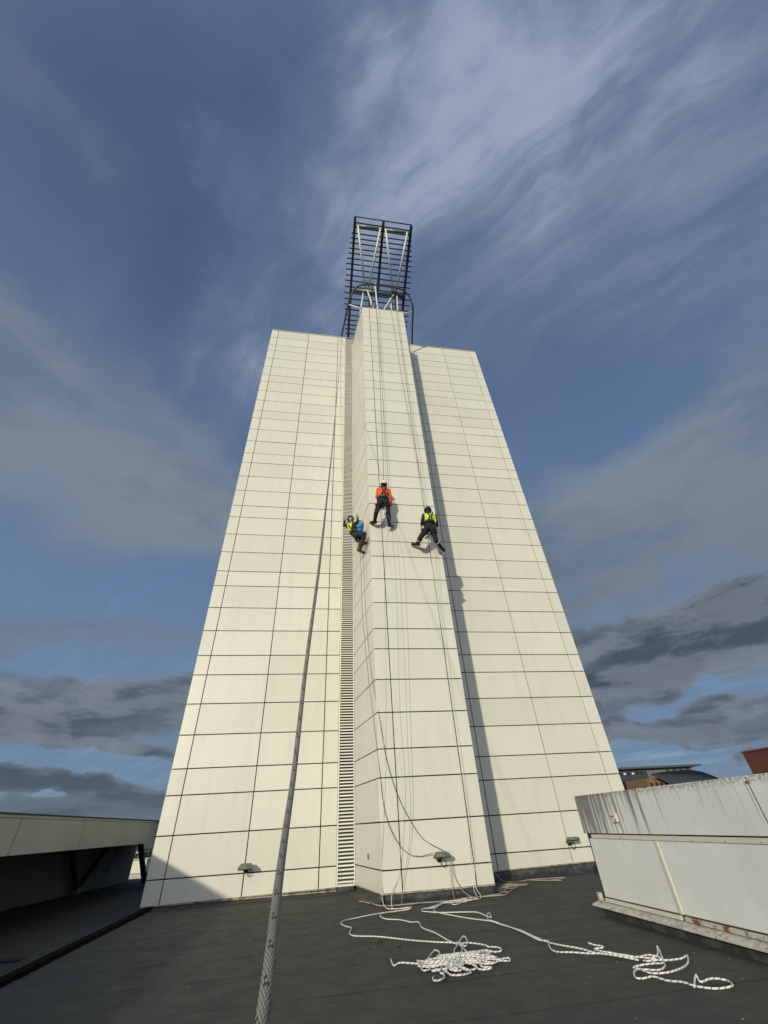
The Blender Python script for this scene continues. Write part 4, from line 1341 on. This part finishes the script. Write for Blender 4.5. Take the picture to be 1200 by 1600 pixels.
# the near, thick looking rope that runs past the camera
NEAR = [(0.449, 12.60, 23.82), (0.177, 7.231, 11.592), (0.049, 4.207, 5.649), (0.0, 2.924, 3.529), (-0.024, 2.046, 2.362), (-0.049, 1.625, 1.675), (-0.055, 1.413, 1.342), (-0.055, 1.167, 1.196), (-0.05, 0.936, 1.114), (-0.043, 0.702, 1.034), (-0.05, 0.42, 0.90), (-0.10, 0.15, 0.55), (-0.22, -0.10, 0.15), (-0.45, -0.25, 0.014), (-0.9, -0.3, 0.014)]
tube('rope', NEAR, 0.0078, M['rope_near'], sides=20, step=0.02,
     label='thick grey braided rope rising from close by up to the left wing top', cat='rope', group=rope_g)

# litter
ms = bpy.data.objects.new('moss_clump', None)
bm_v, bm_f = [], []
rm = random.Random(2)
for i in range(60):
    a, r_ = rm.uniform(0, 2 * pi), rm.random() * 0.045
    x, y, z = r_ * cos(a), r_ * sin(a) * 1.3, rm.random() * 0.05 * (1 - r_ / 0.05) + 0.008
    s = rm.uniform(0.008, 0.018)
    n0 = len(bm_v)
    for k_ in range(3):
        bm_v.append((x + rm.uniform(-s, s), y + rm.uniform(-s, s), z + rm.uniform(-s * 0.5, s)))
    bm_f.append((n0, n0 + 1, n0 + 2))
add_mesh('moss_clump', mesh('moss_clump', bm_v, bm_f, M['moss']), None, (0.945, 7.27, 0.0), label='small olive clump of moss on the roof left of the rope pile', cat='moss')
me = bpy.data.meshes.new('pebble')
bmp = bmesh.new()
bmesh.ops.create_icosphere(bmp, subdivisions=2, radius=0.022, matrix=Matrix.Diagonal((1.3, 1, 0.55, 1)))
bmp.to_mesh(me)
bmp.free()
me.materials.append(M['upstand'])
add_mesh('pebble', me, None, (1.137, 7.094, 0.012), label='small dark pebble just right of the moss clump', cat='pebble')
sv, sf = [], []
for i in range(140):
    x, y = rm.uniform(-2.5, 4.3), rm.uniform(3.8, 11.5)
    s = rm.uniform(0.003, 0.011)
    n0 = len(sv)
    for k_ in range(4):
        sv.append((x + s * cos(k_ * 1.57 + rm.random()), y + s * sin(k_ * 1.57 + rm.random()), 0.012 + rm.random() * 0.003))
    sf.append((n0, n0 + 1, n0 + 2, n0 + 3))
o = add_mesh('debris', mesh('debris', sv, sf, M['ledge']), None, (0, 0, 0), kind='stuff')
o['label'] = 'scattered tiny pale chips of debris on the grey roof'
o['category'] = 'debris'

# ================================================================== PEOPLE


def uvsphere(bm, c, r, mtx=None):
    bmesh.ops.create_uvsphere(bm, u_segments=14, v_segments=9, radius=1.0,
                              matrix=Matrix.Translation(c) @ (mtx or Matrix()) @ Matrix.Diagonal((r[0], r[1], r[2], 1)))


def cone_caps(bm, a, b, ra, rb):
    a, b = Vector(a), Vector(b)
    t = b - a
    L = t.length
    q = t.to_track_quat('Z', 'Y').to_matrix().to_4x4()
    uvsphere(bm, a, (ra,) * 3)
    uvsphere(bm, b, (rb,) * 3)
    if L > 1e-4:
        bmesh.ops.create_cone(bm, cap_ends=True, segments=14, radius1=ra, radius2=rb, depth=L, matrix=Matrix.Translation((a + b) / 2) @ q)


def fuse(bm, voxel, smooth_it=3):
    """union of closed shapes into one continuous skin"""
    me = bpy.data.meshes.new('tmp')
    bm.to_mesh(me)
    bm.free()
    o = bpy.data.objects.new('tmp', me)
    COL.objects.link(o)
    md = o.modifiers.new('r', 'REMESH')
    md.mode = 'VOXEL'
    md.voxel_size = voxel
    s = o.modifiers.new('s', 'SMOOTH')
    s.factor = 0.5
    s.iterations = smooth_it
    dg = bpy.context.evaluated_depsgraph_get()
    out = bpy.data.meshes.new_from_object(o.evaluated_get(dg))
    bpy.data.objects.remove(o)
    for p in out.polygons:
        p.use_smooth = True
    return out


def seg_dist(p, a, b):
    ab = b - a
    t = max(0.0, min(1.0, (p - a).dot(ab) / max(ab.length_squared, 1e-9)))
    return (p - a - ab * t).length


def hand_shapes(bm, wrist, direction, palm_n, curl=0.6, thumb=1):
    d_ = Vector(direction).normalized()
    n__ = Vector(palm_n)
    n__ = (n__ - d_ * n__.dot(d_)).normalized()
    s_ = d_.cross(n__)
    w = Vector(wrist)
    mtx = Matrix((s_, n__, d_)).transposed().to_4x4()
    uvsphere(bm, w + d_ * 0.045, (0.042, 0.020, 0.050), mtx)
    for i, (off, ln_) in enumerate(((-0.030, 0.064), (-0.010, 0.074), (0.010, 0.070), (0.029, 0.055))):
        p0 = w + d_ * 0.082 + s_ * off
        a1 = curl
        p1 = p0 + (d_ * cos(a1) + n__ * sin(a1)) * ln_ * 0.5
        a2 = curl * 2.1
        p2 = p1 + (d_ * cos(a2) + n__ * sin(a2)) * ln_ * 0.5
        cone_caps(bm, p0, p1, 0.0095, 0.009)
        cone_caps(bm, p1, p2, 0.009, 0.0075)
    t0 = w + d_ * 0.03 + s_ * (-0.036 * thumb)
    t1 = t0 + (d_ * 0.7 - s_ * 0.6 * thumb + n__ * 0.4).normalized() * 0.036
    t2 = t1 + (d_ * 0.9 - s_ * 0.1 * thumb + n__ * 0.6).normalized() * 0.030
    cone_caps(bm, t0, t1, 0.012, 0.010)
    cone_caps(bm, t1, t2, 0.010, 0.008)


def person(label, J, looks, M_torso, M_arm, M_leg, M_boot, M_hand, M_helmet, vest, face_dir, group='people abseiling the tower'):
    J = {k_: Vector(v_) for k_, v_ in J.items()}
    root_p = J['hip'].copy()
    t = empty('person', root_p, label, 'person', group)
    fw = Vector(face_dir).normalized()
    upv = (J['neck'] - J['hip']).normalized()
    side = (J['shR'] - J['shL']).normalized()
    fwd = side.cross(upv).normalized()
    if fwd.dot(fw) < 0:
        fwd = -fwd
    tm = Matrix((side, fwd, upv)).transposed().to_4x4()
    hv = (J['head'] - J['neck']).normalized()
    bm = bmesh.new()
    segs = []
    # torso volumes
    uvsphere(bm, J['hip'], (0.165, 0.125, 0.14), tm)
    uvsphere(bm, J['hip'].lerp(J['chest'], 0.5), (0.145, 0.11, 0.17), tm)
    uvsphere(bm, J['chest'], (0.17, 0.125, 0.17), tm)
    uvsphere(bm, (J['shL'] + J['shR']) / 2 - upv * 0.03, ((J['shR'] - J['shL']).length / 2 + 0.01, 0.095, 0.09), tm)
    for k_ in ('hipL', 'hipR'):
        uvsphere(bm, J[k_] - fwd * 0.02, (0.105, 0.12, 0.12), tm)
    cone_caps(bm, J['neck'] - hv * 0.06, J['neck'] + hv * 0.06, 0.062, 0.055)
    # head with face: skull, jaw, nose, ears, brow
    hd = J['head']
    hs = hv.cross(fw).normalized()
    hf = hs.cross(hv).normalized()
    if hf.dot(fw) < 0:
        hf = -hf
    hm = Matrix((hs, hf, hv)).transposed().to_4x4()
    uvsphere(bm, hd + hv * 0.01, (0.078, 0.097, 0.105), hm)
    uvsphere(bm, hd + hf * 0.030 - hv * 0.055, (0.056, 0.062, 0.060), hm)
    cone_caps(bm, hd + hf * 0.092 + hv * 0.012, hd + hf * 0.112 - hv * 0.022, 0.010, 0.016)
    uvsphere(bm, hd + hf * 0.082 - hv * 0.062, (0.026, 0.014, 0.010), hm)
    for s_ in (-1, 1):
        uvsphere(bm, hd + hs * 0.080 * s_ - hv * 0.005, (0.012, 0.022, 0.034), hm)
    # limbs
    for s_ in 'LR':
        cone_caps(bm, J['sh' + s_], J['el' + s_], 0.066, 0.050)
        cone_caps(bm, J['el' + s_], J['ha' + s_], 0.050, 0.036)
        cone_caps(bm, J['hip' + s_], J['knee' + s_], 0.108, 0.074)
        cone_caps(bm, J['knee' + s_], J['ank' + s_], 0.072, 0.050)
        m_ = J['knee' + s_].lerp(J['ank' + s_], 0.32)
        uvsphere(bm, m_ - fwd * 0.015, (0.068, 0.070, 0.09), tm)
        hd_dir = J.get('hd' + s_, J['ha' + s_] - J['el' + s_])
        hand_shapes(bm, J['ha' + s_], hd_dir, J.get('hn' + s_, fwd), 0.7, 1 if s_ == 'L' else -1)
        segs += [('arm', J['sh' + s_], J['el' + s_], 0.066), ('arm', J['el' + s_], J['ha' + s_], 0.045),
                 ('leg', J['hip' + s_], J['knee' + s_], 0.10), ('leg', J['knee' + s_], J['ank' + s_], 0.06)]
        hdn = Vector(hd_dir).normalized()
        segs += [('hand', J['ha' + s_] + hdn * 0.025, J['ha' + s_] + hdn * 0.16, 0.03)]
    segs += [('torso', J['hip'].lerp(J['chest'], 0.35), J['chest'] + upv * 0.08, 0.15), ('leg', J['hip'] - upv * 0.1, J['hip'] + upv * 0.02, 0.15),
             ('head', J['neck'] + hv * 0.09, hd + hv * 0.08, 0.09), ('torso', J['neck'] - hv * 0.06, J['neck'] + hv * 0.05, 0.06)]
    me = fuse(bm, 0.0095, 4)
    me.materials.clear()
    order = {'torso': 0, 'arm': 1, 'leg': 2, 'hand': 3, 'head': 4, 'hair': 5}
    for m_ in (M_torso, M_arm, M_leg, M_hand, M['skin'], M['cloth_black']):
        me.materials.append(m_)
    tags = []
    for p in me.polygons:
        best = min(segs, key=lambda s_: seg_dist(p.center, s_[1], s_[2]) - s_[3])
        tg_ = best[0]
        if tg_ == 'head' and ((p.center - hd).dot(hf) < 0.035 or (p.center - hd).dot(hv) > 0.055):
            tg_ = 'hair'
        p.material_index = order[tg_]
        tags.append(best[0])
    vsrc = [v.co.copy() for v in me.vertices]
    nsrc = [v.normal.copy() for v in me.vertices]
    for v in me.vertices:
        v.co -= root_p
    body = bpy.data.objects.new('body', me)
    link(body, t)
    # vest grown from the torso surface
    if vest:
        keep = []
        for p, tg in zip(me.polygons, tags):
            c_ = p.center + root_p
            rel = (c_ - J['chest']).dot(upv)
            off = abs((c_ - J['chest']).dot(side))
            if tg in ('torso',) and -0.20 < rel < 0.19 - 0.25 * max(0, 0.10 - off) and (c_ - J['neck']).length > 0.085 and (len(vest) < 4 or (c_ - J['chest']).dot(side) < vest[3]):
                keep.append(tuple(p.vertices))
            elif tg == 'arm' and vest[1] and min(seg_dist(c_, J['shL'], J['elL']), seg_dist(c_, J['shR'], J['elR'])) < 0.11 and off < vest[2]:
                keep.append(tuple(p.vertices))
        used = {}
        V, F = [], []
        for f in keep:
            for i in f:
                if i not in used:
                    used[i] = len(V)
                    V.append(vsrc[i] + nsrc[i] * 0.012 - root_p)
            F.append(tuple(used[i] for i in f))
        vm = mesh('vest', V, F, vest[0], True)
        vo = bpy.data.objects.new('vest', vm)
        sol = vo.modifiers.new('thick', 'SOLIDIFY')
        sol.thickness = 0.008
        sol.offset = -0.5
        link(vo, t)
    # helmet: shell, brim
    bm = bmesh.new()
    bmesh.ops.create_uvsphere(bm, u_segments=24, v_segments=14, radius=1.0)
    geom = [v for v in bm.verts if v.co.z < -0.30]
    bmesh.ops.delete(bm, geom=geom, context='VERTS')
    for v in bm.verts:
        v.co = Vector((v.co.x * 0.112, v.co.y * 0.135, v.co.z * 0.115))
        if v.co.z < 0.0:
            v.co.x *= 1.06
            v.co.y *= 1.10 if v.co.y > 0 else 1.03
    hmesh = bpy.data.meshes.new('helmet')
    bm.to_mesh(hmesh)
    bm.free()
    for p in hmesh.polygons:
        p.use_smooth = True
    hmesh.materials.append(M_helmet)
    ho = bpy.data.objects.new('helmet', hmesh)
    so = ho.modifiers.new('thick', 'SOLIDIFY')
    so.thickness = 0.008
    link(ho, t)
    ho.matrix_basis = Matrix.Translation(hd + hv * 0.032 - root_p) @ hm
    # eyes
    for s_ in (-1, 1):
        bm = bmesh.new()
        bmesh.ops.create_icosphere(bm, subdivisions=1, radius=0.011)
        em = bpy.data.meshes.new('eye')
        bm.to_mesh(em)
        bm.free()
        em.materials.append(M['black'])
        eo = bpy.data.objects.new('eye', em)
        link(eo, t)
        eo.location = hd + hf * 0.088 + hs * 0.030 * s_ + hv * 0.012 - root_p
    # boots
    for s_ in 'LR':
        bm = bmesh.new()
        a, k_ = J['ank' + s_], J['toe' + s_]
        dd = (k_ - a).normalized()
        sole = J.get('sole' + s_, fwd)
        sole = (sole - dd * sole.dot(dd)).normalized()
        cone_caps(bm, a + (J['knee' + s_] - a).normalized() * 0.10, a, 0.060, 0.058)
        cone_caps(bm, a - dd * 0.05, a + dd * 0.10, 0.052, 0.048)
        uvsphere(bm, a + dd * 0.15, (0.05, 0.05, 0.042))
        cone_caps(bm, a - dd * 0.06 + sole * 0.035, a + dd * 0.17 + sole * 0.030, 0.034, 0.034)
        bme = fuse(bm, 0.012, 2)
        bme.materials.clear()
        bme.materials.append(M_boot)
        for v in bme.vertices:
            v.co -= root_p
        bo = bpy.data.objects.new('boot', bme)
        link(bo, t)
    # harness
    hmat = looks.get('harness', M['black'])

    def ring(name, c_, ax1, ax2, ra, rb_, r_, m_, tilt=None):
        pts = [c_ + ax1 * ra * cos(2 * pi * i / 18) + ax2 * rb_ * sin(2 * pi * i / 18) for i in range(19)]
        return tube(name, pts, r_, m_, t, sides=6, smooth_pts=False)
    ring('harness_belt', J['hip'] + upv * 0.09, side, fwd, 0.172, 0.14, 0.030, hmat)
    ring('harness_belt', J['hip'] + upv * 0.14, side, fwd, 0.168, 0.135, 0.026, hmat)
    for s_ in 'LR':
        lg = (J['knee' + s_] - J['hip' + s_]).normalized()
        o1 = lg.orthogonal().normalized()
        ring('leg_loop', J['hip' + s_].lerp(J['knee' + s_], 0.32), o1, lg.cross(o1), 0.112, 0.112, 0.020, hmat if looks.get('loops') is None else looks['loops'])
    for s_ in (-1, 1):
        sh_ = J['shL'] if s_ < 0 else J['shR']
        mid = J['chest'] - fwd * 0.14
        tube('shoulder_strap', [sh_.lerp(J['neck'], 0.45) + upv * 0.045 + fwd * 0.03, sh_.lerp(J['neck'], 0.45) - fwd * 0.105 + upv * 0.01, mid + side * 0.028 * s_, J['hip'] + upv * 0.14 - fwd * 0.14 + side * 0.06 * s_], 0.022, M['black'], t, sides=6, step=0.04)
        tube('shoulder_strap', [sh_.lerp(J['neck'], 0.45) + upv * 0.045 + fwd * 0.03, J['chest'] + fwd * 0.135 + side * 0.06 * s_, J['hip'] + upv * 0.14 + fwd * 0.13 + side * 0.03 * s_], 0.020, M['black'], t, sides=6, step=0.04)
    # kit hanging from the belt
    for i, (a_, l_, m_) in enumerate(looks.get('kit', [])):
        p0 = J['hip'] + side * a_[0] + fwd * a_[1] + upv * 0.06
        tube('sling', [p0, p0 + Vector((0.01, 0, -l_ * 0.5)), p0 + Vector((0, 0, -l_))], 0.010, m_, t, sides=5, step=0.05)
        ring('karabiner', p0 + Vector((0, 0, -l_ - 0.05)), Vector((1, 0, 0)), Vector((0, 0, 1)), 0.030, 0.055, 0.008, M['metal'])
    if looks.get('bands'):
        for s_ in 'LR':
            lg = (J['ank' + s_] - J['knee' + s_]).normalized()
            o1 = lg.orthogonal().normalized()
            ring('reflective_band', J['knee' + s_].lerp(J['ank' + s_], 0.22), o1, lg.cross(o1), 0.078, 0.078, 0.018, M['reflect'])
    return t


ORANGE = dict(hip=(1.761, 9.75, 9.26), chest=(1.800, 9.80, 9.62), neck=(1.826, 9.86, 9.90), head=(1.845, 9.82, 10.02),
              shL=(1.655, 9.82, 9.80), shR=(1.985, 9.82, 9.79), elL=(1.60, 9.92, 9.56), elR=(2.06, 9.88, 9.53),
              haL=(1.66, 10.10, 9.86), haR=(2.06, 10.00, 9.33), hipL=(1.675, 9.76, 9.20), hipR=(1.862, 9.76, 9.20),
              kneeL=(1.555, 9.86, 8.88), kneeR=(1.93, 9.86, 8.87), ankL=(1.535, 10.20, 8.76), ankR=(2.03, 10.20, 8.66),
              toeL=(1.47, 10.285, 8.80), toeR=(2.12, 10.285, 8.70), hdL=(0.02, 0.05, 1), hdR=(0.0, 0.4, -1))
person('abseiler in orange hi vis top, black trousers and white helmet, seen from behind', ORANGE,
       dict(harness=M['teal'], loops=M['black'], kit=[((0.05, -0.02), 0.42, M['rope_white']), ((0.16, 0.02), 0.25, M['rope_grey']), ((-0.15, 0.02), 0.3, M['cloth_black'])]),
       M['hiviz_orange'], M['hiviz_orange'], M['cloth_black'], M['boot'], M['glove_white'], M['helmet_white'], (M['hiviz_orange'], False, 0), (0, 1, 0.5))
YEL = dict(hip=(3.166, 9.75, 8.36), chest=(3.225, 9.80, 8.67), neck=(3.240, 9.86, 8.95), head=(3.252, 9.93, 9.10),
           shL=(3.06, 9.82, 8.82), shR=(3.40, 9.82, 8.82), elL=(2.965, 9.76, 8.55), elR=(3.42, 9.76, 8.55),
           haL=(2.975, 9.92, 8.50), haR=(3.455, 9.90, 8.47), hipL=(3.07, 9.76, 8.25), hipR=(3.255, 9.76, 8.25),
           kneeL=(2.85, 9.84, 7.97), kneeR=(3.335, 9.84, 7.92), ankL=(2.845, 10.21, 7.99), ankR=(3.58, 10.18, 7.88),
           toeL=(2.70, 10.26, 8.03), toeR=(3.69, 10.26, 7.83), hdL=(0, 0.4, -1), hdR=(0.1, 0.3, -1))
person('abseiler in yellow vest and black helmet with grey bands on the trouser legs', YEL,
       dict(bands=True, kit=[((0.12, 0.0), 0.22, M['rope_grey']), ((-0.14, 0.02), 0.18, M['rope_grey'])]),
       M['cloth_navy'], M['cloth_navy'], M['cloth_black'], M['boot'], M['glove_white'], M['helmet_black'], (M['hiviz_yellow'], True, 0.175), (0, 1, 0.2))
LEFT = {'hip': (1.010, 10.72, 8.603), 'chest': (0.902, 10.76, 8.886), 'neck': (0.855, 10.84, 9.14), 'head': (0.838, 10.92, 9.36), 'hipL': (1.05, 10.62, 8.54), 'hipR': (1.06, 10.82, 8.56),
        'kneeL': (1.215, 10.35, 8.40), 'kneeR': (1.16, 10.70, 8.33), 'ankL': (1.17, 10.56, 8.16), 'ankR': (1.13, 10.95, 8.15), 'toeL': (1.30, 10.62, 8.22), 'toeR': (1.24, 11.02, 8.13),
        'shL': (0.72, 10.86, 9.03), 'shR': (0.985, 10.70, 9.03), 'elL': (0.628, 11.00, 9.16), 'elR': (1.066, 10.72, 9.12), 'haL': (0.654, 11.12, 9.42), 'haR': (1.060, 10.80, 9.33),
        'hdL': (0, 0.1, 1), 'hdR': (0, 0.1, 1)}
person('abseiler in olive helmet and yellow vest by the louvred strip, both arms raised', LEFT,
       dict(kit=[((-0.12, -0.1), 0.3, M['cloth_black'])]),
       M['cloth_black'], M['cloth_navy'], M['cloth_slate'], M['boot_brown'], M['skin'], M['helmet_olive'], (M['hiviz_yellow'], False, 0, 0.015), (-0.1, -1, -0.25))
# bright blue bag slung beside the left climber
bmg = bmesh.new()
uvsphere(bmg, Vector((1.12, 10.50, 8.79)), (0.115, 0.10, 0.12))
cone_caps(bmg, Vector((1.12, 10.50, 8.78)), Vector((1.105, 10.50, 8.63)), 0.11, 0.09)
gm = fuse(bmg, 0.012, 3)
gm.materials.clear()
gm.materials.append(M['blue'])
for v in gm.vertices:
    v.co -= Vector((1.11, 10.5, 8.55))
bag = empty('tool_bag', (1.11, 10.5, 8.55), 'bright blue kit bag slung at the side of the climber by the louvred strip', 'bag')
bo = bpy.data.objects.new('bag_body', gm)
link(bo, bag)
tube('bag_strap', [(1.04, 10.44, 8.88), (1.10, 10.46, 8.98), (1.20, 10.48, 8.94), (1.215, 10.48, 8.84)], 0.018, M['black'], bag, sides=6, step=0.03)
tube('bag_cord', [(1.03, 10.42, 8.66), (1.11, 10.39, 8.69), (1.19, 10.42, 8.66)], 0.010, M['black'], bag, sides=6, step=0.03)
# ascender held up by the yellow climber
asc = tube('rope_clamp', [(3.17, 9.96, 8.92), (3.165, 9.965, 9.06), (3.15, 9.97, 9.14)], 0.022, M['black'], sides=6, step=0.03,
           label='black rope clamp beside the head of the yellow vest climber', cat='rope clamp')
bpy.context.view_layer.update()
